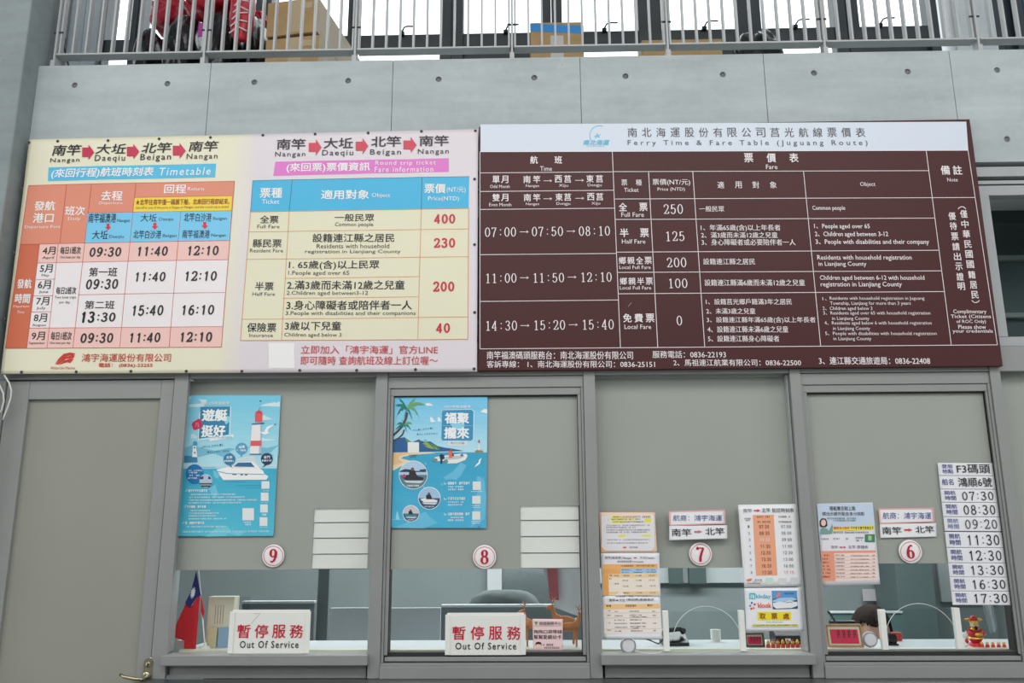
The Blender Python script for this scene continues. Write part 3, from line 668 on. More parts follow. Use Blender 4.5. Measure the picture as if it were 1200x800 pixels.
S.text('縣民票', 68, 540, 208, 580, K, .009); S.text('Resident Fare', 55, 586, 215, 604, K2); S.text('設籍連江縣之居民', 358, 513, 755, 555, K, .009); S.text('Residents with household', 378, 563, 730, 584, K); S.text('registration in Lianjiang County', 322, 591, 785, 613, K)
for t, q in (('400', (945, 420, 1052, 463)), ('230', (943, 537, 1052, 580)), ('200', (940, 748, 1048, 793)), ('40', (955, 949, 1027, 993))): S.num(t, *q, (196, 40, 62), .30, .26, sans=True)
S.crop(280, 300, 4.138)
S.text('1. 65歲(含)以上民眾', 243, 22, 682, 69, K, .009); S.text('1.People aged over 65', 240, 72, 535, 98, K); S.text('2.滿3歲而未滿12歲之兒童', 235, 119, 805, 164, K, .009); S.text('2.Children aged between3-12', 233, 170, 627, 195, K)
S.text('3.身心障礙者或陪伴者一人', 232, 216, 840, 262, K, .009); S.text('3.People with disabilities and their companions', 228, 268, 858, 293, K)
S.text('半票', 80, 127, 170, 168, K, .009); S.text('Half Fare', 68, 177, 177, 194, K2); S.text('保險票', 42, 325, 183, 370, K, .009); S.text('Insurance', 52, 377, 167, 394, K2); S.text('3歲以下兒童', 225, 317, 497, 361, K, .009); S.text('Children aged below 3', 222, 373, 498, 397, K)
S.text('立即加入「鴻宇海運」官方LINE', 302, 434, 965, 475, (200, 56, 56), .004); S.text('即可隨時 查詢航班及線上訂位喔～', 300, 485, 965, 528, (200, 56, 56), .004)
S.rect(145, 422, 270, 544, (238, 236, 236))
gr = [(34.5, 167.3), (68, 165.8), (127, 165), (186.8, 163), (246.8, 161.2), (26, 221.8), (15.5, 296.3), (4.5, 374), (25.5, 436), (89.5, 435.7), (153.5, 435), (218.5, 435), (283.6, 435), (308.3, 158.7), (369.4, 157.2), (431.5, 156),
      (493.9, 154.1), (557.2, 153.4), (556.2, 210), (556.2, 286.8), (556.4, 366.5), (555.5, 432.2), (486.9, 433), (418, 433.9), (351.3, 434)]
for px_, py_ in gr:
    x, z = W(px_, py_, YB); y = YB + bdisp(x, z)
    g = make('grommet', MB().lathe([(.0062, 0), (.0062, -.0016), (.0040, -.0022), (.0034, -.0008)], pm((120, 118, 110), .4, metal=.6, name='grommet_metal'), 14, 'y', (x, y, z)), ban)
    make('nail', MB().lathe([(.0034, .012), (.0034, -.003), (.0022, -.0042)], SEAL_SHADE, 10, 'y', (x, y, z)), g)

# --- maroon fare board -------------------------------------------------
YM = -0.03
brd = thing('fare_board', 'maroon fare and sailing time board with white header and white lettering', 'sign', (.78, YM, 2.155))
MAR = pm((74, 37, 38), .42, spec=.22, grain=.05, gscale=1.6, name='maroon_board')
c4 = [W(562, 145.5, YM), W(1135.5, 142.3, YM), W(1177, 428.6, YM), W(559.5, 434.5, YM)]
bx0 = (c4[0][0] + c4[3][0]) / 2; bx1 = (c4[1][0] + c4[2][0]) / 2; bz1 = (c4[0][1] + c4[1][1]) / 2; bz0 = (c4[2][1] + c4[3][1]) / 2
make('board', B(bx0, bx1, YM, -0.006, bz0, bz1, MAR), brd, .002)
T = Sign(brd, YM, None, .34)
WM = (236, 228, 230); HD = (66, 62, 70)
T.crop(0, 0, 1); T.quad((563, 145.8), (1132.2, 142.6), (1134.6, 176.5), (563, 178), (209, 218, 230), 1, 'header_panel', 1)
LW = .75
T.crop(555, 140, 4)
def L(a, b): T.crop(0, 0, 1).line(a, b, LW, WM)
e = lambda x, y: (555 + x / 4, 140 + y / 4); f = lambda x, y: (555 + x / 4, 290 + y / 4); g = lambda x, y: (840 + x / 3.529, 140 + y / 3.529); h = lambda x, y: (840 + x / 3.333, 290 + y / 3.333)
for a, b in ((e(30, 152), g(1038, 128)), (e(30, 152), f(30, 475)), (f(30, 475), h(1095, 380)), (g(1038, 128), h(1095, 380)), (e(30, 251), e(655, 246)), (e(30, 338), e(657, 332)), (e(30, 422), e(660, 416)),
             (e(30, 634), e(668, 628)), (f(30, 253), f(677, 246)), (e(650, 150), f(688, 470)), (e(820, 247), f(863, 467)), (e(1027, 245), f(1083, 467)), (g(358, 213), h(405, 383)), (g(865, 128), h(915, 380)),
             (e(655, 245), g(875, 212)), (e(662, 373), g(1068, 323)), (e(665, 469), g(899, 408)), (e(670, 622), g(918, 541)), (e(674, 717), g(930, 626)), (f(678, 217), h(888, 172))): L(a, b)
T.crop(555, 140, 4)
LB = (92, 184, 218)
T.ring(590, 75, 45, 3.5, LB, a0=150, a1=290); T.poly([(560, 82), (575, 74), (578, 62), (584, 74), (598, 66), (588, 78), (592, 88), (580, 82), (568, 92), (572, 82)], LB, 2)
T.text('南北海運', 515, 96, 635, 121, LB, .02, slant=.3); T.text('NAN BEI MARINE', 530, 123, 612, 128, LB)
T.crop(0, 0, 1)
T.spread('南北海運股份有限公司莒光航線票價表', 735.5, 149.8, 1013.6, 160.8, HD, .004, wf=1.0); T.spread('Ferry Time & Fare Table (Juguang Route)'.replace(' ', ' '), 735.5, 164.6, 1016.5, 170.6, HD, .004, wf=.9) if False else T.text('F e r r y   T i m e   &   F a r e   T a b l e   ( J u g u a n g   R o u t e )', 735.5, 164.3, 1016.5, 172, HD, .004)
T.crop(555, 140, 4)
CB = .004
T.spread('航 班', 265, 172, 415, 208, WM, .012, 1); T.text('Time', 312, 220, 367, 242, WM)
for t, q in (('單月', (88, 264, 163, 299)), ('南竿', (233, 264, 313, 299)), ('西莒', (380, 262, 458, 297)), ('東莒', (528, 261, 607, 296)), ('雙月', (88, 349, 163, 384)), ('南竿', (235, 349, 313, 384)), ('東莒', (383, 347, 458, 382)), ('西莒', (532, 345, 608, 380))): T.spread(t, *q, WM, .01, .98)
for t, q in (('Odd Month', (77, 307, 170, 322)), ('Nangan', (245, 305, 307, 321)), ('Xiju', (400, 303, 443, 320)), ('Dongju', (535, 301, 600, 318)), ('Even Month', (73, 392, 177, 407)), ('Nangan', (245, 390, 307, 406)), ('Dongju', (388, 388, 453, 405)), ('Xiju', (552, 387, 593, 403))): T.text(t, *q, WM)
def thin_arrow(x0, x1, y, s=9):
    T.line((x0, y), (x1 - s * .5, y), .7, WM, 4, 'arrow#%d_%d' % (x0, y)); T.poly([(x1 - s * 1.3, y - s * .8), (x1, y), (x1 - s * 1.3, y + s * .8), (x1 - s * .7, y)], WM, 4, 'arrow#%d_%d' % (x0, y))
for q in ((328, 368, 288), (475, 517, 286), (328, 368, 372), (477, 518, 370), (216, 258, 527), (436, 477, 524)): thin_arrow(*q)
for t, q in (('07:00', (50, 506, 202, 550)), ('07:50', (270, 503, 422, 547)), ('08:10', (490, 501, 642, 545))): T.num(t, *q, WM, .17, .09)
for t, q in (('250', (887, 398, 984, 443)), ('125', (895, 525, 992, 570)), ('200', (902, 648, 1000, 693))): T.num(t, *q, WM, .17, .09)
T.crop(555, 290, 4)
for q in ((217, 259, 142), (440, 482, 139), (220, 262, 366), (446, 488, 362)): thin_arrow(*q)
for t, q in (('11:00', (52, 122, 204, 166)), ('11:50', (274, 120, 427, 164)), ('12:10', (498, 117, 650, 161)), ('14:30', (52, 344, 207, 389)), ('15:20', (278, 341, 432, 386)), ('15:40', (505, 338, 660, 384)), ('100', (908, 146, 1005, 190)), ('0', (948, 320, 980, 365))): T.num(t, *q, WM, .17, .09)
T.crop(555, 140, 4)
T.spread('票 種', 692, 282, 788, 310, WM, CB, 1); T.text('Ticket', 705, 321, 773, 340, WM); T.text('票價(NT/元)', 838, 279, 1015, 312, WM, CB); T.text('Price (NTD)', 862, 319, 990, 339, WM)
T.spread('全 票', 680, 391, 815, 430, WM, .012, 1); T.text('Full Fare', 692, 436, 798, 457, WM); T.text('一般民眾', 1057, 406, 1174, 433, WM, CB)
T.spread('半 票', 685, 511, 821, 552, WM, .012, 1); T.text('Half Fare', 695, 562, 805, 582, WM)
T.spread('鄉親全票', 680, 644, 835, 678, WM, .008, 1); T.text('Local Full Fare', 683, 685, 830, 701, WM)
T.crop(555, 290, 4)
T.spread('鄉親半票', 685, 141, 840, 175, WM, .008, 1); T.text('Local Full Fare', 685, 181, 832, 197, WM); T.spread('免費票', 700, 310, 847, 351, WM, .012, 1); T.text('Local Fare', 707, 361, 832, 382, WM)
T.line((724, 278), (740, 258), .3, (200, 180, 180), 2, 'scratch')
T.text('南竿福澳碼頭服務台：南北海運股份有限公司', 62, 486, 747, 524, WM, CB); T.text('服務電話：0836-22193', 838, 484, 1182, 518, WM, CB); T.text('客訴專線： 1、南北海運股份有限公司：0836-25151', 62, 530, 850, 563, WM, CB)
T.crop(0, 0, 1)
for t, q in (('1、年滿65歲(含)以上年長者', (821, 263.2, 914.5, 271.4)), ('2、滿3歲而未滿12歲之兒童', (821.5, 272, 911, 279)), ('3、身心障礙者或必要陪伴者一人', (822, 280.2, 932, 287.6)), ('設籍連江縣之居民', (824, 302.8, 884.5, 310.2)),
             ('設籍連江縣滿6歲而未滿12歲之兒童', (825.5, 327.4, 943, 335)), ('1、設籍莒光鄉戶籍滿3年之居民', (827, 350, 927.6, 357)), ('2、未滿3歲之兒童', (827.5, 361, 885, 368)), ('3、設籍連江縣年滿65歲(含)以上年長者', (828, 371.3, 955.5, 379)),
             ('4、設籍連江縣未滿6歲之兒童', (829, 382, 923.5, 389.6)), ('5、設籍連江縣身心障礙者', (829.5, 393, 913, 400.5)), ('2、馬祖連江航業有限公司：0836-22500', (789, 420.8, 938.5, 428.8))): T.text(t, *q, WM, CB)
T.crop(840, 140, 3.529)
T.spread('票 價 表', 112, 140, 337, 178, WM, .012, 1); T.text('Fare', 203, 187, 250, 206, WM); T.spread('適 用 對 象', 2, 257, 247, 285, WM, CB, 1); T.text('Object', 592, 259, 655, 281, WM); T.spread('備註', 925, 191, 1013, 229, WM, .012, 1); T.text('Note', 952, 242, 995, 257, WM)
for t, q in (('Common people', (395, 357, 530, 380)), ('1、People aged over 65', (402, 432, 632, 456)), ('2、Children aged between 3-12', (405, 464, 708, 489)), ('3、People with disabilities and their company', (408, 496, 877, 521)),
             ('Residents with household registration', (415, 561, 805, 586)), ('in Lianjiang County', (420, 588, 618, 611))): T.text(t, *q, WM, .006)
for ch, x, y in zip('僅中華民國國籍居', (1020, 1025, 1031, 1037, 1042, 1047, 1053, 1060), (391, 433, 474, 516, 557, 599, 642, 684)): T.text(ch, x - 15, y - 16, x + 15, y + 16, WM, .01)
for ch, x, y in zip('優待票請出示證明', (972, 977, 983, 988, 994, 1000, 1005, 1010), (400, 441, 484, 526, 567, 608, 650, 690)): T.text(ch, x - 15, y - 16, x + 15, y + 16, WM, .01)
T.ring(1013, 378, 17, 3, WM, part='lettering', a0=205, a1=335, n=14)
T.crop(840, 290, 3.333)
T.text('民', 993, 170, 1021, 200, WM, .01); T.ring(1010, 199, 16, 3, WM, part='lettering', a0=25, a1=155, n=14)
for t, q in (('Children aged between 6-12 with household', (402, 109, 810, 132)), ('registration in Lianjiang County', (405, 134, 722, 158)), ('Complimentary', (923, 242, 1052, 262)), ('Ticket (Citizens', (913, 262, 1070, 280)), ('of ROC Only)', (935, 282, 1050, 299)),
             ('Please show', (942, 302, 1050, 318)), ('your credentials', (920, 319, 1077, 337)), ('3、連江縣交通旅遊局：0836-22408', (398, 427, 832, 457))): T.text(t, *q, WM, .006)
for t, q in (('1、', (412, 194, 428, 207)), ('Residents with household registration in Juguang', (440, 192, 810, 208)), ('Township, Lianjiang for more than 3 years', (442, 211, 757, 228)), ('2、Children aged below 3', (413, 231, 607, 248)), ('3、Residents aged over 65 with household registration', (415, 249, 833, 266)),
             ('in Lianjiang County', (450, 270, 595, 287)), ('4、Residents aged below 6 with household registration', (420, 288, 838, 305)), ('in Lianjiang County', (453, 309, 598, 326)), ('5、People with disabilities with household registration', (423, 329, 858, 346)), ('in Lianjiang County', (455, 349, 603, 366))): T.text(t, *q, WM)

# --- papers and posters on the glass -----------------------------------
YG = .0455
YS = .0225      # glass of the sliding windows stands further forward
def paper(name, label, cat, corners, col=(236, 236, 238), group=None, curl=.0012, y=None, rough=.5, seed=1):
    if y is None: y = YS if (corners[0][0] > 950 or 455 < corners[0][0] < 690) else YG
    cx = sum(W(*p, y)[0] for p in corners) / 4; cz = min(W(*p, y)[1] for p in corners)
    r = thing(name, label, cat, (cx, y, cz), group)
    def dsp(x, z): return -abs(curl * (noise.noise(Vector((x * 14 + seed, z * 14, seed))) + .6 * noise.noise(Vector((x * 40, z * 33 + seed, seed)))))
    sheet(r, 'sheet', corners, y, dsp, pm(col, rough, name='print_paper'), .0006, 14, 14)
    return Sign(r, y, dsp, rough)
# yacht poster
corn = [(221.2, 462.8), (329.2, 462.8), (320.4, 628.2), (208.3, 628.5)]
P = paper('yacht_poster', 'sky blue poster of a white motor yacht and red-striped lighthouse on window 9', 'poster', corn, (110, 196, 218), curl=.0022, seed=3)
P.crop(205, 455, 8.892)
PW = (238, 242, 242)
P.crop(0, 0, 1)
def lerp(a, b, t): return tuple(a[k] + (b[k] - a[k]) * t for k in range(len(a)))
def strip(S_, cs, t0, t1, c0, c1, n, lay=0):
    for k in range(n):
        u0, u1 = t0 + (t1 - t0) * k / n, t0 + (t1 - t0) * (k + 1) / n
        S_.quad(lerp(cs[0], cs[3], u0), lerp(cs[1], cs[2], u0), lerp(cs[1], cs[2], u1), lerp(cs[0], cs[3], u1), lerp(c0, c1, (k + .5) / n), lay, 'illustration')
strip(P, corn, .004, .49, (118, 200, 226), (178, 224, 234), 12); strip(P, corn, .49, .52, (200, 226, 232), (160, 212, 226), 2); strip(P, corn, .52, .996, (62, 172, 202), (84, 190, 214), 10)
P.crop(205, 455, 8.892)
for q in ([(880, 185), (930, 165), (1000, 150), (1060, 140), (1095, 140), (1093, 190)], [(910, 280), (930, 278), (1020, 322), (915, 332)], [(890, 495), (980, 510), (1050, 540), (900, 550)], [(118, 505), (150, 480), (200, 475), (235, 500), (230, 520), (118, 520)], [(150, 90), (190, 80), (240, 110), (340, 120), (300, 190), (200, 200), (148, 190)]): P.poly(q, (206, 230, 236), 1)
P.poly([(105, 620), (180, 590), (250, 610), (420, 650), (560, 620), (700, 640), (790, 600), (960, 620), (1085, 590), (1080, 700), (100, 740)], (118, 188, 212), 1)
P.poly([(98, 700), (185, 705), (190, 715), (235, 720), (238, 770), (92, 775)], (64, 132, 170), 2)
P.poly([(190, 598), (222, 598), (235, 715), (182, 715)], PW, 3); P.poly([(190, 560), (212, 545), (235, 560), (235, 595), (190, 595)], (70, 160, 196), 3)
P.rect(200, 610, 213, 625, (40, 60, 80), 4, 'illustration'); P.rect(204, 660, 215, 680, (40, 60, 80), 4, 'illustration')
P.poly([(806, 368), (905, 368), (905, 690), (782, 685)], (235, 232, 230), 3); P.poly([(880, 368), (906, 368), (906, 690), (878, 690)], (170, 190, 205), 4)
P.poly([(793, 545), (905, 545), (905, 600), (788, 600)], (218, 96, 100), 5); P.poly([(838, 262), (915, 262), (912, 350), (835, 350)], (222, 88, 92), 4); P.poly([(838, 262), (850, 240), (876, 228), (905, 240), (915, 262)], (206, 70, 78), 4); P.rect(878, 205, 885, 232, (206, 70, 78), 4, 'illustration')
P.poly([(803, 365), (935, 355), (930, 372), (806, 380)], (58, 118, 160), 5); P.rect(782, 680, 905, 692, (58, 118, 160), 5, 'illustration')
P.poly([(875, 455), (930, 455), (960, 400), (1045, 372), (975, 425), (970, 455), (990, 465), (940, 482)], (244, 244, 244), 4); P.poly([(1030, 372), (1058, 372), (1045, 382)], (40, 60, 90), 5); P.poly([(880, 125), (905, 128), (898, 142)], (40, 60, 90), 4)
P.poly([(270, 192), (575, 190), (560, 480), (240, 525)], (46, 132, 172), 2); P.path([(262, 240), (245, 535), (560, 495)], 1.0, PW, 3); P.path([(585, 190), (575, 480)], .8, PW, 3); P.poly([(360, 520), (612, 478), (618, 508), (365, 552)], (232, 234, 236), 3)
P.text('遊艇', 284, 215, 552, 342, PW, .03); P.text('挺好', 276, 380, 530, 510, PW, .03); P.text('2025馬祖遊艇季', 292, 137, 575, 172, (210, 228, 232), .015)
P.fine(375, 500, 600, 520, (130, 170, 190), 2)
P.poly([(178, 372), (190, 350), (250, 316), (272, 322), (288, 380), (270, 415), (205, 435), (190, 420)], (206, 50, 92), 4); P.text('乃', 212, 360, 255, 405, (230, 160, 180), .01, lay=5)
P.path([(280, 605), (290, 625), (300, 600)], .35, (60, 90, 100), 4)
for i, ch in enumerate('MALSMAIL'): P.text(ch, 305 + i * 27, 598 - i * 3, 322 + i * 27, 618 - i * 3, (60, 96, 110))
for i, ch in enumerate('ISLAND SEA'):
    if ch != ' ': P.text(ch, 340 + i * 23, 655 - i * 1.5, 356 + i * 23, 672 - i * 1.5, (60, 96, 110))
for (cx, cy, r, c, t) in ((698, 628, 62, (86, 160, 196), '福澳'), (570, 738, 62, (52, 124, 164), '北竿'), (960, 735, 62, (34, 60, 92), '金門')):
    P.disc(cx, cy, r, c, 5); P.poly([(cx - 18, cy + r * .85), (cx + 18, cy + r * .85), (cx + (30 if cx == 570 else -8 if cx == 698 else -50), cy + r * 1.45)], c, 5); P.text(t, cx - 32, cy - 35, cx + 32, cy - 4, PW, .015, lay=6); P.fine(cx - 50, cy + 8, cx + 50, cy + 26, PW, 4, lay=6)
P.crop(205, 540, 8.42)
# yacht
P.poly([(412, 85), (520, 60), (780, 60), (868, 92), (885, 128), (925, 152), (905, 185), (480, 187), (450, 150)], (240, 240, 238), 4); P.poly([(412, 95), (520, 120), (885, 128), (880, 136), (520, 128), (418, 105)], (120, 170, 200), 5)
P.poly([(560, 60), (620, 10), (760, 2), (800, 30), (860, 92), (780, 66)], (236, 238, 238), 5); P.poly([(582, 54), (625, 16), (752, 14), (790, 60)], (46, 106, 148), 6); P.poly([(600, -5), (680, -40), (790, -50), (800, -10), (830, 60), (790, 60), (760, 0)], (206, 220, 226), 4)
P.rect(570, 130, 610, 138, (50, 70, 90), 6, 'illustration'); P.rect(650, 131, 672, 142, (50, 70, 90), 6, 'illustration'); P.rect(692, 132, 718, 142, (50, 70, 90), 6, 'illustration')
for q in ((480, 203, 700, 210), (600, 240, 850, 246), (700, 265, 880, 270), (100, 60, 400, 64)): P.rect(*q, (50, 150, 188), 1, 'illustration')
P.disc(198, 130, 88, (22, 116, 176), 4, ry=98); P.text('週末、全家遊馬祖', 135, 86, 275, 102, PW, .01, lay=5); P.fine(135, 108, 225, 122, PW, 6, lay=5); P.fine(133, 136, 250, 150, PW, 7, lay=5); P.fine(133, 162, 225, 176, PW, 8, lay=5)
P.disc(308, 196, 64, (176, 200, 222), 5, ry=68); P.poly([(250, 160), (285, 150), (285, 178), (250, 182)], (60, 70, 84), 6); P.poly([(335, 150), (360, 160), (362, 180), (330, 178)], (60, 70, 84), 6); P.rect(248, 218, 368, 232, (70, 76, 84), 6, 'illustration'); P.rect(262, 240, 352, 256, (70, 60, 60), 6, 'illustration'); P.rect(252, 200, 364, 206, (200, 206, 210), 6, 'illustration')
for (x, y, w_) in ((105, 283, 320), (92, 440, 312), (75, 600, 300)):
    P.path([(x, y + 6), (x + 6, y + 18), (x + 20, y + 4), (x + 18, y - 10)], .4, PW, 4); P.fine(x + 30, y - 2, w_, y + 22, PW, x, gap=.12, cw=.9)
for i, (x0, y0, x1) in enumerate(((160, 322, 600), (145, 350, 690), (140, 378, 820), (140, 405, 660), (145, 482, 345), (140, 508, 430), (140, 534, 410), (140, 562, 512), (120, 640, 505), (80, 688, 930))): P.fine(x0, y0, x1, y0 + 14, (214, 234, 238), i + 20)
for q in ((856, 200, 934, 274), (850, 312, 926, 394), (843, 428, 918, 508), (838, 555, 914, 640), (668, 465, 782, 585)): P.rect(*q, (226, 230, 230), 4, 'blank_squares')
for q in ((856, 288, 928, 298), (845, 405, 925, 412), (858, 520, 905, 538), (836, 648, 918, 655), (680, 598, 765, 612), (692, 620, 752, 634)): P.fine(*q, PW, 3)
P.poly([(300, 745), (420, 650), (520, 640), (560, 690), (700, 700), (640, 738)], (110, 204, 222), 1)
# beach poster
corn = [(460.7, 463), (571.3, 462.8), (570.0, 619.0), (458.2, 618.6)]
P = paper('beach_poster', 'turquoise poster of palms, an inflatable boat and round photos on window 8', 'poster', corn, (110, 190, 220), curl=.0016, seed=8)
P.crop(0, 0, 1)
strip(P, corn, .004, .43, (110, 196, 232), (186, 226, 240), 12); strip(P, corn, .43, .996, (58, 164, 200), (74, 178, 214), 10)
P.crop(450, 455, 8.892)
for q in ([(425, 165), (455, 150), (490, 160), (512, 182), (440, 180)], [(1005, 245), (1040, 215), (1076, 218), (1076, 260)], [(480, 300), (500, 300), (520, 335), (548, 345), (485, 350)], [(560, 300), (575, 300), (600, 340), (560, 345)]): P.poly(q, (236, 240, 240), 1)
P.poly([(95, 545), (150, 520), (215, 508), (290, 560), (330, 545), (365, 530), (430, 560), (480, 550), (560, 600), (640, 618), (700, 625), (780, 640), (830, 652), (92, 668)], (44, 96, 150), 2)
P.poly([(215, 510), (290, 562), (330, 600), (350, 650), (300, 655), (260, 600)], (104, 152, 74), 3); P.poly([(370, 535), (450, 560), (540, 610), (560, 640), (460, 620), (400, 580)], (150, 176, 84), 3); P.poly([(440, 552), (560, 600), (600, 640), (540, 645)], (70, 132, 96), 3)
P.poly([(90, 668), (330, 662), (520, 668), (540, 675), (330, 690), (200, 712), (180, 730), (330, 765), (200, 800), (90, 860)], (232, 214, 176), 2); P.poly([(90, 670), (270, 672), (160, 705), (150, 740), (200, 770), (88, 800)], (226, 190, 140), 3)
TR = (84, 66, 62)
P.path([(98, 490), (150, 440), (200, 380), (235, 300), (242, 250)], 2.6, TR, 4); P.path([(98, 545), (150, 520), (195, 480), (212, 430)], 1.8, TR, 4)
def frond(cx, cy, ex, ey, sag, c, wd_=1.6):
    n = 7; pts = []
    for k in range(n + 1):
        t = k / n; pts.append((cx + (ex - cx) * t, cy + (ey - cy) * t - sag * 4 * t * (1 - t)))
    up = [(x, y) for x, y in pts]; nrm = []
    for k, (x, y) in enumerate(pts):
        w_ = 22 * wd_ * math.sin(math.pi * min(1, .15 + .85 * k / n)) + 1; nrm.append((x, y + w_ * (.7 + .5 * (k % 2))))
    for k in range(n): P.poly([up[k], up[k + 1], nrm[k + 1], nrm[k]], c, 5)
G1, G2, G3 = (24, 120, 112), (110, 164, 110), (36, 140, 124)
for a in ((240, 205, 150, 100, 20, G1), (240, 205, 118, 180, 30, G1), (240, 205, 125, 310, 60, G1), (240, 210, 300, 345, 40, G1), (240, 205, 205, 320, 10, G3), (240, 200, 335, 105, 25, G2), (240, 200, 435, 178, 45, G2), (240, 205, 372, 320, 70, G2),
          (210, 378, 130, 385, 30, G1, 1.1), (210, 378, 115, 440, 25, G1, 1.1), (210, 378, 245, 470, 20, G1, 1.1), (210, 378, 290, 450, 35, G3, 1.1), (210, 375, 300, 375, 28, G2, 1.1), (210, 375, 190, 320, 10, G1, 1.1)): frond(*a)
P.poly([(606, 232), (622, 222), (920, 222), (930, 232), (925, 530), (905, 543), (612, 543), (598, 525)], (62, 146, 190), 2); P.path([(600, 250), (610, 225), (910, 218), (940, 240), (935, 530), (905, 552), (620, 552)], .5, PW, 3); P.line((610, 388), (920, 388), .4, (160, 206, 226), 3)
P.text('福聚', 632, 250, 890, 370, PW, .03); P.text('攏來', 626, 402, 890, 525, PW, .03); P.text('2025馬祖遊艇季', 628, 178, 905, 204, PW, .015); P.rect(668, 548, 868, 595, (220, 226, 230), 3, 'illustration'); P.text('動力小艇', 695, 556, 840, 580, (150, 170, 184), .01)
for i, ch in enumerate('MAILSMAIL'): P.text(ch, 305 + i * 25, 428 - i * 3, 320 + i * 25, 446 - i * 3, (70, 120, 150))
for i, ch in enumerate('ISLANDSEA'): P.text(ch, 345 + i * 25, 470 - i, 360 + i * 25, 486 - i, (70, 120, 150))
P.rect(248, 560, 366, 668, (232, 234, 230), 5, 'blank_squares'); P.fine(262, 690, 348, 702, (60, 50, 50), 2); P.fine(272, 708, 335, 718, (60, 50, 50), 3)
# lighthouse islet, inflatable boat, gull
P.poly([(945, 655), (975, 640), (1020, 645), (1040, 662), (955, 668)], (150, 140, 90), 4); P.poly([(985, 570), (996, 570), (1003, 645), (980, 645)], (236, 230, 226), 5); P.poly([(982, 545), (990, 530), (999, 545), (998, 572), (984, 572)], (206, 80, 70), 5)
P.poly([(500, 745), (540, 715), (600, 705), (700, 690), (800, 680), (860, 682), (872, 705), (850, 745), (760, 780), (660, 782), (620, 755), (520, 762)], (236, 236, 232), 4); P.poly([(560, 725), (700, 705), (830, 695), (840, 712), (760, 745), (640, 745)], (190, 200, 204), 5)
P.poly([(500, 745), (520, 728), (555, 730), (560, 755), (520, 765)], (104, 150, 140), 6); P.poly([(622, 750), (660, 738), (672, 770), (640, 782)], (104, 150, 140), 6); P.poly([(578, 700), (600, 682), (628, 695), (632, 730), (610, 740), (606, 785), (590, 785), (588, 740)], (30, 50, 70), 7)
P.poly([(672, 665), (690, 650), (712, 655), (718, 720), (680, 725)], (232, 112, 84), 7); P.disc(698, 640, 11, (150, 100, 80), 8); P.poly([(710, 670), (730, 690), (725, 712), (712, 700)], (60, 60, 80), 8); P.poly([(795, 690), (820, 678), (828, 700), (805, 712)], (70, 120, 160), 6)
P.poly([(965, 790), (985, 770), (990, 745), (1020, 722), (1005, 760), (1000, 785), (960, 812), (940, 820)], (244, 244, 244), 4)
P.crop(450, 535, 8.892)
for q in ([(600, 230), (720, 150), (800, 60), (860, 90), (800, 200), (700, 290), (590, 300)], [(960, 400), (1040, 200), (1065, 420), (1050, 650), (900, 740)], [(100, 740), (300, 660), (420, 560), (470, 620), (560, 690), (420, 745)]): P.poly(q, (104, 190, 222), 1)
def photo(cx, cy, r, seed, sky, sea, boat):
    P.disc(cx, cy, r + 6, PW, 4); P.disc(cx, cy, r, sea, 5)
    n = 16; P.poly([(cx + r * math.cos(math.pi + math.pi * k / n), cy + r * math.sin(math.pi + math.pi * k / n)) for k in range(n + 1)], sky, 6)
    P.poly([(cx - r * .85, cy + r * .1), (cx - r * .2, cy - r * .05), (cx + r * .75, cy + r * .2), (cx + r * .7, cy + r * .38), (cx - r * .5, cy + r * .38)], boat, 7)
    P.poly([(cx - r * .3, cy + r * .1), (cx - r * .3, cy - r * .3), (cx + r * .1, cy - r * .35), (cx + r * .3, cy + r * .1)], (46, 44, 52), 8); P.disc(cx - r * .05, cy - r * .42, r * .12, (120, 80, 80), 8)
    P.poly([(cx - r * .7, cy + r * .4), (cx + r * .8, cy + r * .42), (cx + r * .5, cy + r * .6), (cx - r * .5, cy + r * .55)], (206, 214, 218), 7); P.fine(cx - r * .45, cy + r * .72, cx + r * .4, cy + r * .84, PW, 9, lay=9)
photo(306, 190, 144, 1, (176, 204, 226), (92, 130, 140), (44, 48, 56)); P.poly([(165, 150), (220, 128), (330, 140), (440, 128), (442, 160), (165, 160)], (48, 66, 84), 7); P.disc(212, 200, 18, (206, 60, 130), 9)
photo(474, 432, 112, 2, (160, 196, 224), (56, 84, 118), (230, 232, 232)); photo(282, 592, 82, 3, (196, 198, 206), (64, 100, 124), (54, 140, 156))
P.path([(410, 310), (430, 330)], .4, PW, 4)
for (y, q) in ((275, 890), (435, 890), (595, 885)):
    P.path([(625, y - 10), (635, y + 14), (655, y + 2)], .5, PW, 4); P.fine(668, y - 12, q, y + 14, PW, y, gap=.12, cw=.9); P.fine(668, y + 30, 832, y + 46, (226, 240, 244), y + 1); P.fine(668, y + 58, 825, y + 74, (226, 240, 244), y + 2)
for q in ((925, 258, 1010, 346), (920, 408, 1006, 490), (920, 570, 1004, 656)): P.rect(*q, (224, 228, 226), 4, 'blank_squares')
for q in ((912, 356, 1022, 366), (922, 505, 1000, 515), (925, 524, 1005, 532), (910, 668, 1012, 678), (918, 688, 1004, 697)): P.fine(*q, PW, 3)
P.poly([(130, 590), (140, 560), (155, 620), (165, 660), (120, 655)], (150, 214, 232), 2); P.path([(80, 655), (200, 650), (260, 690)], .5, (150, 214, 232), 2)

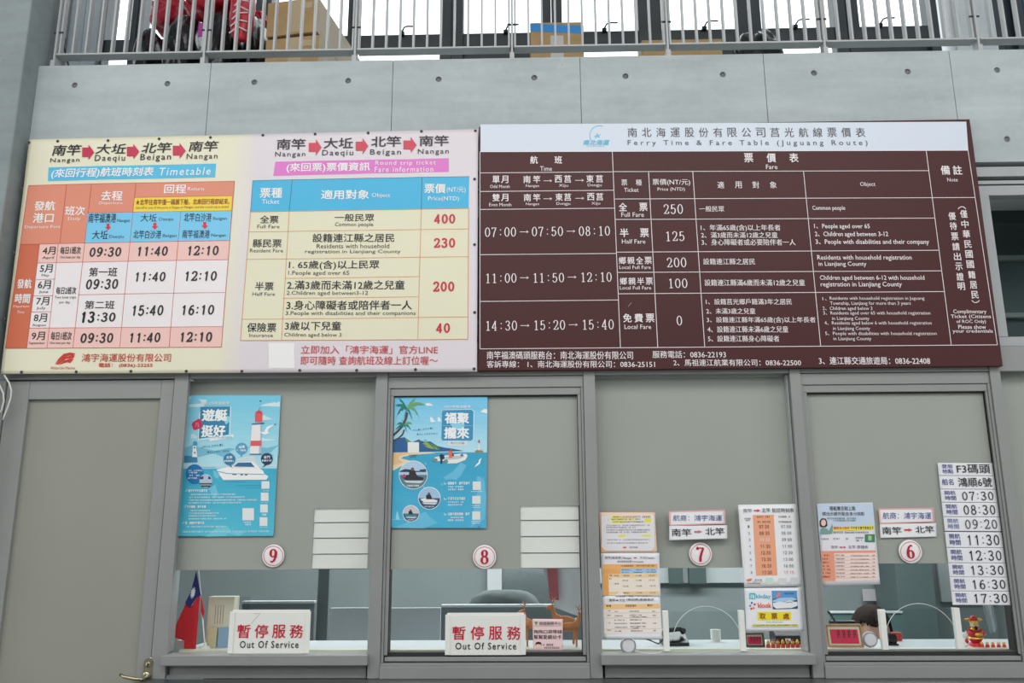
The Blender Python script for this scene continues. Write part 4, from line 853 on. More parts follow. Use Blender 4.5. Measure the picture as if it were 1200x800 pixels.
# window-number stickers
for (n, cx, cy, r) in (('9', 320.3, 651, 12.7), ('8', 567.8, 652.3, 13.2), ('7', 820.9, 649, 12.9), ('6', 1066.7, 646, 12.8)):
    YG = .0455 if n in '97' else YS; x, z = W(cx, cy, YG); rr = r * .00318
    t = thing('number_sticker', {'9': 'round white sticker with a red nine, beside the yacht poster and slatted blind', '8': 'round white sticker with a red eight, below the beach poster window film', '7': 'round white sticker with a red seven, between the two paper columns', '6': 'round white sticker with a red six, left of the departure strips'}[n], 'sticker', (x, YG, z), 'red numeral stickers on the windows')
    make('disc', MB().lathe([(rr, 0), (rr, -.0008), (rr * .99, -.001)], pm((238, 234, 234), .4, name='sticker_white'), 40, 'y', (x, YG, z)), t)
    Q = Sign(t, YG - .001, None, .4); Q.ring(cx, cy, r * .89, .55, (190, 30, 60)); Q.num(n, cx - r * .44, cy - r * .62, cx + r * .44, cy + r * .62, (184, 24, 58), .30, .11)

# out of service plates
def oos(px0, py0, px1, py1, label):
    y = .012; x0, z1 = W(px0, py0, y); x1, z0 = W(px1, py1, y)
    t = thing('service_sign', label, 'sign', ((x0 + x1) / 2, y, z0), 'white out of service plates')
    make('plate', B(x0 + .012, x1 - .012, y, y + .003, z0, z1 - .004, WHITEP), t, .0008)
    make('side_flange', B(x0, x0 + .018, y - .0035, y, z0 + .001, z1 - .001, WHITEP), t, .0008); make('side_flange', B(x1 - .018, x1, y - .0035, y, z0 + .001, z1 - .001, WHITEP), t, .0008)
    make('back_plate', B(x0 + .006, x1 - .006, y + .006, y + .010, z0, z1 + .004, WHITEP), t, .0008)
    return Sign(t, y, None, .4)
Q = oos(270, 716, 362.3, 765.5, 'white plate with red Chinese characters standing in window 9 beside the flag'); Q.crop(190, 600, 4)
Q.spread('暫停服務', 352, 526, 662, 589, (200, 22, 52), .008, 1.0); Q.text('\x01Out Of Service', 365, 602, 640, 636, K, .008); Q.path([(418, 520), (460, 475), (430, 474)], .3, (150, 148, 146), part='crack')
Q = oos(522, 719.5, 616.2, 767.3, 'white plate with red Chinese characters standing in window 8 beside the pink card'); Q.crop(440, 600, 4)
Q.spread('暫停服務', 360, 534, 680, 597, (200, 22, 52), .008, 1.0); Q.text('\x01Out Of Service', 375, 610, 660, 643, K, .008)

# small route labels in windows 7 and 6
def small(corners, label, seed, **kw): return paper('route_label', label, 'label', corners, seed=seed, curl=.0008, **kw)
z7 = lambda x, y: (690 + x / 3.637, 580 + y / 3.637); z6 = lambda x, y: (930 + x / 3.637, 580 + y / 3.637)
INK = (74, 84, 150)
for zf, q1, q2, n in ((z7, [(343, 70), (578, 64), (580, 120), (345, 128)], [(343, 131), (590, 128), (590, 185), (343, 192)], 7), (z6, [(363, 59), (595, 56), (598, 112), (368, 120)], [(367, 123), (608, 119), (610, 177), (370, 183)], 6)):
    ox, oy = zf(0, 0)
    Q = small([zf(*p) for p in q1], 'pink-bordered slip with blue handwriting, %s' % ('between the paper stacks of the window with the red seven' if n == 7 else 'left of the departure strips'), n, group='handwritten operator slips'); Q.crop(ox, oy, 3.637)
    for a, b in zip(q1, q1[1:] + q1[:1]): Q.line(a, b, 1.3, (232, 170, 170), 2, 'border')
    (x0, y0), (x1, y1) = q1[0], q1[2]; Q.text('航商：鴻宇海運', x0 + 16, y0 + 14, x1 - 12, y1 - 10, INK, .002, slant=.1)
    Q = small([zf(*p) for p in q2], 'white strip with black characters and %s' % ('a faded red arrow, above the red seven sticker' if n == 7 else 'a bright red arrow, above the red six sticker'), n + 3, group='printed route strips'); Q.crop(ox, oy, 3.637)
    (x0, y0), (x1, y1) = q2[0], q2[2]; w_ = x1 - x0
    Q.text('南竿', x0 + w_ * .04, y0 + 12, x0 + w_ * .38, y1 - 10, K, .006); Q.text('北竿', x0 + w_ * .62, y0 + 8, x0 + w_ * .95, y1 - 15, K, .006); Q.arrow(x0 + w_ * .43, y0 + 18, x0 + w_ * .57, y1 - 22, (214, 60, 74) if n == 6 else (206, 110, 124), shaft=.5)

# left column of papers on window 7
OR = (238, 184, 118)
c = [(701.5, 600), (767.5, 600.2), (770, 647.3), (704, 647.5)]
Q = paper('notice_sheet', 'orange-bordered notice with yellow highlighter, topmost sheet at left of window 7', 'paper', c, (240, 204, 178), seed=11)
Q.crop(695, 590, 8.889); Q.poly([(85, 130), (110, 120), (620, 112), (635, 130), (640, 450), (610, 490), (120, 490), (90, 460)], (228, 226, 230), 1, 'illustration')
Q.rect(190, 124, 600, 148, (232, 232, 96), 2, 'highlights'); Q.rect(188, 150, 560, 208, (236, 234, 150), 2, 'highlights'); Q.rect(540, 150, 604, 194, (232, 228, 60), 3, 'highlights'); Q.quad((140, 326), (600, 316), (602, 346), (140, 350), (232, 230, 100), 2, 'highlights')
Q.text('重要公告', 210, 128, 330, 146, (170, 120, 50), .01); Q.fine(330, 128, 595, 146, (180, 120, 60), 2)
for i, (x0, y0, x1, cc) in enumerate(((192, 155, 490, (120, 110, 60)), (192, 182, 535, (120, 110, 60)), (135, 218, 590, (190, 140, 140)), (135, 240, 450, (140, 140, 150)), (135, 266, 585, (140, 140, 150)), (135, 290, 560, (140, 140, 150)), (145, 368, 580, (160, 160, 168)), (145, 402, 570, (160, 160, 168)))): Q.fine(x0, y0, x1, y0 + 14, cc, i)
for q in ((110, 130, 170, 200),): Q.disc(142, 160, 28, (240, 196, 176), 2)
Q.poly([(300, 460), (325, 446), (350, 450), (340, 466)], (224, 100, 70), 3); Q.text('鴻宇海運', 375, 446, 465, 464, (100, 90, 90)); Q.poly([(85, 440), (130, 500), (85, 505)], (240, 176, 110), 2)
c = [(704, 647.8), (772.5, 647.6), (774, 699.5), (705.5, 699.2)]
Q = paper('schedule_sheet', 'orange and blue sailing timetable sheet, middle of the left stack on window 7', 'paper', c, (232, 232, 236), seed=12)
Q.crop(695, 590, 8.889); Q.text('南竿(福澳港) Nangan', 125, 548, 400, 582, (60, 60, 66)); Q.text('大坵Daeqiu', 485, 550, 640, 578, (60, 60, 66)); Q.arrow(420, 555, 458, 572, (196, 60, 70)); Q.text('來回時刻表Timetable', 250, 590, 525, 614, (60, 60, 66))
Q.quad((100, 630), (670, 625), (690, 950), (108, 955), (240, 230, 214), 1); Q.quad((100, 630), (670, 625), (672, 672), (100, 735), (238, 180, 116), 2); Q.quad((100, 680), (282, 676), (284, 730), (100, 735), (236, 174, 100), 2); Q.quad((282, 676), (670, 672), (672, 722), (284, 728), (160, 204, 238), 3)
Q.quad((100, 735), (160, 735), (165, 955), (104, 955), (236, 172, 96), 2); Q.quad((160, 735), (672, 728), (673, 765), (160, 770), (244, 206, 156), 2); Q.quad((165, 915), (690, 910), (690, 945), (166, 950), (244, 206, 156), 2)
for i, (x, y, s) in enumerate(((318, 740, '09:30'), (445, 738, '11:40'), (580, 738, '12:10'), (305, 790, '09:30'), (445, 788, '11:40'), (582, 786, '12:10'), (310, 850, '13:30'), (450, 848, '15:40'), (592, 846, '16:10'), (318, 920, '09:30'), (452, 918, '11:40'), (592, 916, '12:10'))): Q.text(s, x, y, x + 58, y + 17, (90, 80, 76))
for q in ((290, 682, 400, 694), (440, 682, 510, 694), (560, 682, 650, 694), (300, 708, 380, 720), (420, 708, 520, 720), (556, 706, 652, 718), (290, 640, 420, 655), (450, 638, 640, 655), (220, 742, 275, 758), (220, 826, 275, 840), (170, 740, 196, 758), (170, 775, 196, 900), (280, 955, 600, 965)): Q.fine(q[0], q[1], q[2], min(q[3], q[1] + 14), (110, 90, 80), 5)
c = [(705, 697.5), (773.5, 699.5), (776, 748.5), (707.3, 748.2)]
Q = paper('fare_sheet', 'white fare table sheet with one orange row, lowest of the left stack on window 7', 'paper', c, (234, 234, 236), seed=13)
Q.crop(695, 670, 8); Q.text('南竿', 150, 250, 208, 278, (50, 50, 56), .006); Q.text('大坵', 245, 250, 300, 278, (50, 50, 56), .006); Q.arrow(213, 257, 240, 273, (50, 50, 56)); Q.text('(來回票)票價資訊', 312, 246, 570, 276, (50, 50, 56), .006); Q.quad((98, 300), (620, 298), (628, 342), (98, 350), (244, 200, 140), 1)
for q in ((125, 308, 170, 325), (305, 306, 400, 325), (510, 302, 560, 320)): Q.fine(*q, (90, 60, 40), 3)
Q.quad((98, 350), (628, 342), (640, 570), (105, 575), (240, 232, 224), 1)
for q in ((135, 358, 162), (200, 365, 240), (340, 362, 430), (555, 362, 585), (130, 400, 170), (200, 405, 285), (340, 398, 470), (345, 415, 505), (555, 402, 592), (200, 445, 295), (345, 442, 455), (135, 470, 165), (200, 476, 330), (345, 474, 495), (558, 474, 592), (205, 512, 325), (350, 505, 495), (355, 520, 440), (135, 540, 170), (205, 548, 265), (355, 546, 460), (565, 543, 590)): Q.fine(q[0], q[1], q[2], q[1] + 10, (110, 104, 104), q[0])
for y in (384, 430, 534): Q.line((100, y), (632, y - 4), .25, (220, 170, 120))
# right column of window 7
c = [(864.8, 591.2), (932.5, 590.3), (939.5, 686.8), (872.2, 688.2)]
Q = paper('schedule_sheet', 'white departure list with an orange time column at right of window 7', 'paper', c, (236, 236, 238), seed=14)
Q.crop(860, 585, 7.62); Q.text('南竿', 82, 82, 160, 118, (120, 116, 124)); Q.arrow(178, 84, 236, 114, (210, 80, 96), shaft=.4); Q.text('北竿 航班時刻表', 248, 76, 535, 118, (90, 88, 96), .004)
Q.quad((168, 140), (355, 136), (388, 678), (198, 680), (238, 168, 132), 1)
for i, (a, b) in enumerate((('07:30', '07:00'), ('08:30', '08:00'), ('09:30', '09:00'), ('11:30', '11:00'), ('12:30', '12:30'), ('13:30', '13:00'), ('16:30', '16:00'), ('17:30', '17:10'))):
    y = 228 + i * 58.4; x = 222 + i * 3.7
    Q.num(a, x, y, x + 92, y + 30, (232, 226, 222) if i == 2 else (84, 66, 60), .2, .18, sans=True, cf=.55); Q.num(b, x + 196, y, x + 288, y + 28, (216, 110, 100) if i == 7 else (80, 76, 78), .17, .15, sans=True, cf=.55); Q.text(str(i + 1), x - 98, y + 3, x - 84, y + 27, (120, 116, 120))
for q in ((205, 148, 330, 164), (210, 192, 335, 208), (398, 146, 515, 162), (398, 192, 520, 208), (95, 165, 155, 178), (105, 182, 145, 192), (175, 712, 250, 726), (170, 732, 255, 738), (118, 744, 240, 754)): Q.fine(*q, (130, 110, 104), 6)
Q.poly([(110, 716), (140, 706), (165, 708), (150, 728), (120, 732)], (232, 128, 88), 3); Q.rect(284, 698, 350, 758, (200, 226, 214), 2, 'blank_squares'); Q.rect(398, 702, 468, 762, (214, 214, 216), 2, 'blank_squares'); Q.rect(505, 696, 574, 758, (214, 214, 216), 2, 'blank_squares')
c = [(872.3, 689), (938.6, 688.2), (941.5, 738.8), (874.5, 739.2)]
Q = paper('ticket_pickup_sheet', 'white pickup notice with yellow band and ferry photo at lower right of window 7', 'paper', c, (236, 236, 240), seed=15)
Q.crop(860, 680, 8.889); Q.rect(160, 130, 222, 192, (66, 190, 206), 2, 'illustration'); Q.rect(172, 148, 210, 156, (236, 240, 240), 3, 'illustration'); Q.rect(172, 162, 184, 182, (236, 240, 240), 3, 'illustration'); Q.rect(194, 162, 212, 182, (236, 240, 240), 3, 'illustration')
Q.text('kkday', 228, 140, 385, 198, (66, 190, 206), .01); Q.text('klook', 248, 230, 390, 285, (236, 96, 72), .02)
for (x, y, cc) in ((185, 232, (80, 90, 200)), (215, 248, (200, 60, 80)), (205, 286, (240, 140, 60)), (180, 292, (220, 70, 60)), (168, 262, (60, 170, 200))): Q.disc(x, y, 11, cc, 3)
Q.quad((392, 106), (655, 106), (665, 292), (405, 298), (92, 156, 214), 2, 'illustration', 1); Q.quad((398, 190), (660, 180), (665, 292), (405, 298), (60, 90, 130), 3, 'illustration', 1); Q.poly([(405, 235), (470, 218), (530, 225), (580, 205), (620, 220), (660, 222), (662, 262), (600, 285), (440, 290), (410, 270)], (236, 238, 240), 4); Q.poly([(405, 205), (480, 180), (600, 175), (660, 190), (660, 215), (405, 225)], (170, 205, 232), 3)
Q.poly([(430, 160), (460, 128), (490, 125), (480, 155), (450, 178)], (232, 136, 112), 4); Q.text('鴻宇海運', 520, 124, 625, 144, (60, 90, 130), lay=5); Q.path([(540, 232), (580, 222), (610, 230)], .6, (50, 60, 80), 5)
Q.rect(248, 325, 594, 412, (240, 222, 44), 2, 'highlights'); Q.spread('取票處', 265, 340, 575, 402, (150, 78, 40), .02, 1.05); Q.text('Ticket collection office', 335, 425, 508, 436, (90, 90, 90)); Q.rect(190, 455, 672, 474, (232, 226, 70), 2, 'highlights'); Q.fine(200, 458, 660, 470, (110, 100, 60), 3); Q.line((180, 484), (670, 482), .3, (120, 120, 120))
# boarding notice on window 6
c = [(956.8, 590), (1022.5, 588.6), (1031.5, 684.5), (964.5, 686.5)]
Q = paper('boarding_notice', 'pale blue and orange boarding notice with a cartoon woman at left of window 6', 'paper', c, (230, 228, 234), seed=16)
Q.crop(955, 580, 6.953); Q.quad((18, 72), (470, 66), (488, 250), (32, 330), (196, 212, 230), 1); Q.text('搭船實名制上路', 118, 90, 328, 126, (84, 84, 92), .01); Q.text('請出示證件配合身分核對', 58, 136, 402, 168, (100, 100, 108), .008)
Q.poly([(38, 250), (36, 210), (55, 188), (85, 190), (98, 215), (100, 250), (85, 262), (50, 262)], (70, 48, 48), 3); Q.disc(68, 225, 20, (236, 200, 184), 4, ry=26); Q.poly([(36, 318), (45, 275), (68, 262), (95, 272), (112, 290), (138, 240), (145, 250), (140, 310), (120, 316)], (120, 160, 150), 4); Q.disc(138, 236, 9, (236, 200, 184), 5)
Q.quad((145, 262), (478, 246), (482, 280), (148, 292), (240, 222, 70), 3, 'highlights'); Q.text('攜帶身分證件', 150, 256, 282, 280, (206, 70, 50), .01); Q.fine(292, 256, 476, 276, (80, 80, 60), 3)
Q.rect(405, 318, 487, 382, (70, 130, 108), 3, 'illustration'); Q.rect(432, 330, 460, 368, (170, 200, 130), 4, 'illustration')
for q in ((48, 350, 110), (150, 348, 205), (238, 348, 292), (330, 340, 390), (335, 362, 385), (100, 182, 330), (150, 200, 330), (150, 296, 440)): Q.fine(q[0], q[1], q[2], q[1] + 14, (130, 140, 140), q[0])
Q.text('南竿', 130, 410, 185, 436, (110, 110, 116)); Q.text('北竿 票種表', 270, 408, 432, 436, (110, 110, 116)); Q.arrow(200, 414, 225, 434, (206, 90, 110)); Q.arrow(226, 414, 250, 434, (206, 90, 110))
Q.quad((48, 455), (495, 448), (512, 690), (60, 705), (240, 218, 208), 1); Q.quad((48, 455), (495, 448), (496, 468), (50, 474), (236, 158, 128), 2); Q.quad((50, 474), (155, 472), (168, 698), (62, 702), (236, 158, 128), 2)
for i in range(7):
    y = 484 + i * 29; Q.fine(62, y, 122, y + 12, (130, 80, 70), i); Q.fine(165 + i, y, 240, y + 10, (140, 130, 134), i + 9); Q.fine(290, y + 4, 440, y + 13, (150, 140, 142), i + 4); Q.fine(468, y, 490, y + 10, (150, 110, 110), i + 7); Q.line((55, y + 20), (500, y + 13), .25, (206, 160, 150))

# the ten strips at the right of window 6
rows = [(35, 80, '登船', '地點', 'F3碼頭'), (80, 127, '船名', None, '鴻順6號'), (127, 173, '開航', '時間', '07:30'), (173, 223, '開航', '時間', '08:30'), (223, 273, '開航', '時間', '09:20'), (275, 330, '開航', '時間', '11:30'), (330, 383, '開航', '時間', '12:30'), (383, 432, '開航', '時間', '13:30'), (432, 481, '開航', '時間', '16:30'), (481, 529, '開航', '時間', '17:30')]
xl = lambda y: 55 + (y - 35) * (53 / 493); xr_ = lambda y: 245 + (y - 35) * (68 / 493)
z10 = lambda x, y: (1080 + x / 2.963, 530 + y / 2.963)
for i, (y0, y1, a, b, t) in enumerate(rows):
    lab = {'F3碼頭': 'white strip reading F3 with two characters, topmost of the strips on window 6', '鴻順6號': 'white strip reading three characters and a 6, second strip down on window 6'}.get(t, 'white departure strip reading %s, %s of the ten strips' % (t, ('', '', 'third from top', 'fourth from top', 'faded fifth from top', 'fifth from bottom', 'fourth from bottom', 'third from bottom', 'second from bottom', 'lowest')[i]))
    Q = paper('time_strip', lab, 'label', [z10(xl(y0), y0 + 1), z10(xr_(y0), y0 + 2), z10(xr_(y1), y1 + 1), z10(xl(y1), y1)], (232, 232, 236), 'departure strips stacked on window 6', .0005, seed=30 + i)
    Q.crop(1080, 530, 2.963); h_ = y1 - y0; o = xl(y0); cc = (120, 130, 170) if t == '09:20' else (70, 76, 140); ck = (84, 84, 92) if t == '09:20' else (30, 30, 34)
    if b: Q.text(a, o + 14, y0 + h_ * .12, o + 52, y0 + h_ * .44, cc, .006); Q.text(b, o + 16, y0 + h_ * .5, o + 54, y0 + h_ * .84, cc, .006)
    else: Q.text(a, o + 10, y0 + h_ * .25, o + 50, y0 + h_ * .7, cc, .006)
    if i < 2: Q.text(t, o + 66, y0 + h_ * .14, xr_(y0) - 8, y0 + h_ * .84, ck, .006)
    else: Q.num(t, o + 72, y0 + h_ * .2, xr_(y0) - 6, y0 + h_ * .84, ck, .17, .15, sans=True, cf=.62)
# ================================================================== GALLERY
YR = 0.05
rl = thing('gallery_railing', 'pale steel railing with flat balusters along the edge of the gallery', 'railing', (0, YR, 3.457))
pX = [-1.9836, -1.3519, -0.7186, -0.0640, 0.5800, 1.2223, 1.8482, 2.48]
bal_me = None
for i, x in enumerate(pX):
    make('post', B(x - .004, x + .004, YR - .022, YR + .022, 3.49, 4.50, STEEL), rl)
    make('post_base', B(x - .0095, x + .0095, YR - .03, YR + .03, 3.457, 3.497, STEEL), rl, .001)
    for zz in (3.635, 4.3): make('bolt', MB().tube([(x - .02, YR - .012, zz), (x + .02, YR - .012, zz)], .0042, DARKF, 8), rl)
for a, b in zip(pX, pX[1:]):
    x0, x1 = a + .0085, b - .0085
    make('bottom_bar', B(x0, x1, YR - .025, YR + .025, 3.522, 3.530, STEEL), rl, .001)
    make('top_bar', B(x0, x1, YR - .025, YR + .025, 4.48, 4.50, STEEL), rl, .001)
    n = 11
    for k in range(n + 1):
        x = x0 + .004 + (x1 - x0 - .008) * k / n
        if bal_me is None:
            o = make('baluster', B(x - .004, x + .004, YR - .012, YR + .012, 3.530, 4.48, STEEL), rl); bal_me = o; bx_ = x
        else:
            o = bal_me.copy(); COL.objects.link(o); o.parent = rl; o.location = (x - bx_, 0, 0)

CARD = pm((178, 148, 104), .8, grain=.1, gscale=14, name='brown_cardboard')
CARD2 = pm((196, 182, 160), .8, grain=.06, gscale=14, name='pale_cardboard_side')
TAPE = pm((190, 172, 140), .25, name='parcel_tape')
BTAPE = pm((40, 140, 214), .3, name='blue_tape')
ZF = 3.457
def carton(name, label, x0, x1, y0, y1, z0, z1, rot, tape=None, side=None):
    r = thing(name, label, 'box', (x0, y0, z0), 'cardboard boxes on the gallery'); r.rotation_euler = (0, 0, 0)
    c_, s_ = math.cos(rot), math.sin(rot)
    def R(mb):
        mb.v = [(x0 + (x - x0) * c_ - (y - y0) * s_, y0 + (x - x0) * s_ + (y - y0) * c_, z) for x, y, z in mb.v]; return mb
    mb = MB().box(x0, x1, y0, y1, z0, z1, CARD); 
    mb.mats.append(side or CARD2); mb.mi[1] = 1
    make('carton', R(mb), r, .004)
    if tape == 'parcel':
        xm = x0 + (x1 - x0) * .55; make('tape', R(MB().box(xm - .03, xm + .03, y0 - .0012, y0 - .0004, z0 + .01, z1 - .002, TAPE)), r)
        make('tape', R(MB().box(x0 + .1, xm + .08, y0 - .0014, y0 - .0004, z1 - .05, z1 - .02, TAPE)), r)
    if tape == 'blue':
        make('blue_tape', R(MB().add([(x0 - .001, y0 - .0014, z1 - .045), (x1 + .001, y0 - .0014, z1 - .062), (x1 + .001, y0 - .0014, z1 - .022), (x0 - .001, y0 - .0014, z1 - .006),
                                      (x0 - .001, y0 - .0004, z1 - .045), (x1 + .001, y0 - .0004, z1 - .062), (x1 + .001, y0 - .0004, z1 - .022), (x0 - .001, y0 - .0004, z1 - .006)], [(0, 1, 2, 3), (7, 6, 5, 4), (0, 4, 5, 1), (1, 5, 6, 2), (2, 6, 7, 3), (3, 7, 4, 0)], BTAPE)), r)
        xm = x0 + (x1 - x0) * .5; make('label_patch', R(MB().box(xm - .03, xm + .03, y0 - .0010, y0 - .0003, z0 + .2, z1 - .07, pm((200, 196, 190), .6, name='worn_label'))), r)
    return r
bx = W(313, 20, .27)[0]; bx1 = W(376, 20, .27)[0]
zt = W(345, 3, .27)[1]; zm = W(345, 44, .27)[1]
carton('cardboard_box', 'large brown box with pale tape, top of the gallery pair behind the railing', bx, bx1, .27, .80, zm + .004, zt, math.radians(-9), 'parcel')
carton('cardboard_box', 'creased brown box underneath the large taped box on the gallery', bx, bx1 + .01, .275, .70, ZF, zm - .006, math.radians(-8), 'parcel')
bx = W(621.5, 45, .40)[0]; bx1 = W(684, 45, .40)[0]
carton('cardboard_box', 'scuffed brown box with a blue tape band standing alone behind the railing', bx, bx1, .40, .60, ZF, W(650, 26, .4)[1], 0, 'blue')
bx = W(752, 50, .62)[0]; bx1 = W(846, 50, .62)[0]
carton('cardboard_box', 'long low tan carton right of the blue-taped box on the gallery', bx, bx1, .62, .85, ZF, W(800, 46, .62)[1], 0)
BAG = pm((24, 26, 30), .22, bump=.9, gscale=16, name='black_bin_bag'); RBAG = pm((190, 30, 52), .35, bump=.8, gscale=14, name='red_plastic_bag'); RBAG2 = pm((214, 96, 112), .3, bump=.9, gscale=10, name='pink_white_striped_bag')
def bag(name, label, pxc, y, hw, z0, z1, mat, seed, dy=.13, **kw):
    x = W(pxc, 30, y)[0]; zc = (z0 + z1) / 2
    r = thing(name, label, 'bag', (x, y, z0), 'bags piled behind the railing')
    make('bag_body', MB().blob((x, y, zc), (hw, dy, (z1 - z0) / 2), mat, 5, 0, .17 if 'red' in name else .11, 2.3, seed, 2.7), r)
    return r, x
z = lambda px_, py_, y: W(px_, py_, y)[1]
bag('rubbish_bag', 'low black bin bag at the left end of the gallery pile', 182, .50, .055, ZF, z(184, 43, .5), BAG, 1)
r, x = bag('rubbish_bag', 'tall glossy black bin bag with a purple sticker on the gallery', 222, .44, .078, ZF, z(222, 26, .44), BAG, 2)
xs, zs_ = W(235, 35, .30); make('purple_sticker', MB().box(xs - .010, xs + .011, .297, .301, zs_ - .035, zs_ + .035, pm((170, 50, 150), .4, name='purple_sticker')), r)
bag('rubbish_bag', 'black bin bag under the striped bag beside the cardboard boxes', 266, .42, .070, ZF, z(268, 22, .42), BAG, 3)
bag('rubbish_bag', 'dark bin bag squeezed against the left of the tall cardboard boxes', 304, .50, .042, ZF, z(303, 24, .48), BAG, 4)
bag('rubbish_bag', 'black bin bag at the back left of the gallery pile, below the dark red bag', 200, .86, .105, ZF, z(200, 51, .86), BAG, 11, .08)
bag('rubbish_bag', 'black bin bag at the back of the gallery pile, behind the large red bag', 252, .84, .12, ZF, z(252, 26, .84), BAG, 12, .10)
bag('red_bag', 'dark red bag lying on the low black bin bag', 207, .60, .10, z(207, 44, .60), z(207, 12, .62), pm((168, 26, 46), .45, bump=.6, gscale=12, name='dark_red_bag'), 5)
bag('red_bag', 'large bright red bag heaped on top of the gallery bin bags', 252, .44, .15, z(250, 25, .44) + .022, z(250, -42, .45), RBAG, 6)
r, x = bag('striped_bag', 'crinkled red and white striped bag hanging over the bin bags', 283, .25, .052, z(283, 50, .25), z(283, -30, .25), RBAG, 7, .035)
for k in range(9):
    zz = z(283, 44, .25) + k * .034; make('white_stripe', MB().tube([(x - .04 + .004 * k, (.214), zz), (x, .211, zz + .03), (x + .038, .215, zz + .01 + .012 * (k % 3))], .0035, pm((240, 236, 238), .3, name='white_print'), 6), r)
bag('red_bag', 'small red bag end poking out beside the cardboard boxes', 304, .60, .032, z(304, 27, .60), z(304, 17, .60), RBAG, 8, .05)
bag('rubbish_bag', 'flattened black bin bag below the windows at right of the gallery', 884, .70, .125, ZF, z(884, 41, .70), BAG, 9, .12)
# cable on the column side
mb = MB(); mb.tube([(-1.955, .10, 3.46), (-1.962, .10, 3.52), (-1.985, .09, 3.60), (-1.985, .09, 3.64)], .0035, SEAL_SHADE); tag(make('gallery_cable', mb), 'thin black cable end beside the concrete column on the gallery', 'cable')

# two loose white cables at the left edge
WC = pm((214, 216, 214), .4, name='white_cable')
def cable(lbl, pts, r=.0032, m=WC): tag(make('wall_cable', MB().tube(pts, r, m)), lbl, 'cable')
def pp(x, y, d): a = W(x, y, d); return (a[0], d, a[1])
cable('longer white cable hanging beside the door under the banner', [pp(2, 434, -.02), pp(6, 441, -.03), pp(11, 449, -.035), pp(13.5, 458, -.035), pp(12.5, 466, -.035), pp(9, 477, -.03), pp(5, 487, -.03), pp(3.5, 492, -.03)])
cable('shorter looped white cable at the very left beside the door', [pp(-4, 446, -.02), pp(0, 452, -.03), pp(4, 461, -.035), pp(4.5, 470, -.035), pp(2, 480, -.03), pp(-3, 487, -.03)])

# ================================================================== OFFICE
ZL = 1.148
ld = thing('transaction_ledge', 'long white ledge with cream front edge just inside the ticket windows', 'ledge', (.5, .2, 1.12))
make('ledge_top', B(-1.29, 2.44, .125, .40, 1.120, ZL, pm((222, 226, 230), .35, name='white_laminate')), ld)
make('front_edge', B(-1.29, 2.44, .1005, .1245, 1.118, ZL + .002, CREAM), ld)
make('ledge_support', B(-1.29, 2.44, .36, .39, 0, 1.1195, OW), ld)
GP = pm((184, 190, 194), .5, name='pale_grey_partition'); GD = pm((112, 121, 123), .6, name='dark_grey_partition'); RAILM = pm((206, 210, 212), .4, name='partition_rail')
def partition(lbl, pa, pb, pt, y, m, rail=True):
    x0, x1, z1 = W(pa, 720, y)[0], W(pb, 720, y)[0], W((pa + pb) / 2, pt, y)[1]
    t = thing('desk_partition', lbl, 'partition', ((x0 + x1) / 2, y, 0), 'office desk partitions')
    make('screen_panel', B(x0, x1, y, y + .03, 0, z1 - .012, m), t)
    if rail: make('top_rail', B(x0, x1, y - .005, y + .035, z1 - .0115, z1, RAILM), t, .002)
partition('dark partition with a pale top rail behind the white plate of window 9', 283, 368, 704, .95, GD)
partition('narrow dark partition post behind the right side of window 9', 371, 384, 660, 1.02, GD, False)
partition('pale grey partition at the right end of window 9', 387, 433, 709, .85, GP, False)
partition('pale grey partition at the left end of window 8', 452, 516, 709, .85, GP, False)
partition('long dark partition behind the plate and deer of window 8', 517, 700, 708, .98, GD)
partition('grey-green partition behind the seated clerk at window 6', 974, 1058, 716, 1.9, pm((90, 118, 116), .6, name='green_partition'))
# back wall fittings seen in window 7, 8 and 6
def wallbox(name, lbl, cat, x0p, x1p, y0p, y1p, y, m, d=.05, group=None):
    x0, x1 = W(x0p, (y0p + y1p) / 2, y)[0], W(x1p, (y0p + y1p) / 2, y)[0]; z1, z0 = W((x0p + x1p) / 2, y0p, y)[1], W((x0p + x1p) / 2, y1p, y)[1]
    o = make(name, B(x0, x1, y, y + d, z0, z1, m), None, .003, base=((x0 + x1) / 2, y, z0)); tag(o, lbl, cat, group); return o
WB = pm((205, 212, 214), .5, name='white_board')
wallbox('wall_board', 'long white board on the back wall seen above the hatch of window 7', 'board', 690, 935, 600, 683, 2.655, WB, .04)
wallbox('wall_cabinet', 'dark green cabinet on the white board, left one behind window 7', 'cabinet', 784, 800, 640, 684, 2.60, pm((86, 104, 102), .5, name='dark_green_cabinet'), .05, 'small cabinets behind window 7')
wallbox('wall_cabinet', 'dark green cabinet on the white board, right one behind window 7', 'cabinet', 807, 827, 640, 684, 2.60, pm((86, 104, 102), .5), .05, 'small cabinets behind window 7')
wallbox('wall_paper', 'white paper sheet pinned to the office back wall behind window 8', 'paper', 571, 588, 655, 702, 2.66, pm((226, 228, 230), .6, name='white_paper'), .003)
wallbox('wall_paper', 'pale printed sheet on the back wall above the clerk of window 6', 'paper', 1011, 1049, 690, 704, 2.66, pm((206, 200, 202), .6, name='pale_paper'), .003)
wallbox('tall_cabinet', 'dark green tall cabinet standing behind the hatch of window 6', 'cabinet', 1052, 1096, 630, 760, 2.3, pm((98, 114, 114), .5, name='green_cabinet_door'), .35)
wallbox('wall_board', 'pale wall board behind the strips of window 6', 'board', 1100, 1185, 640, 705, 2.655, WB, .03)
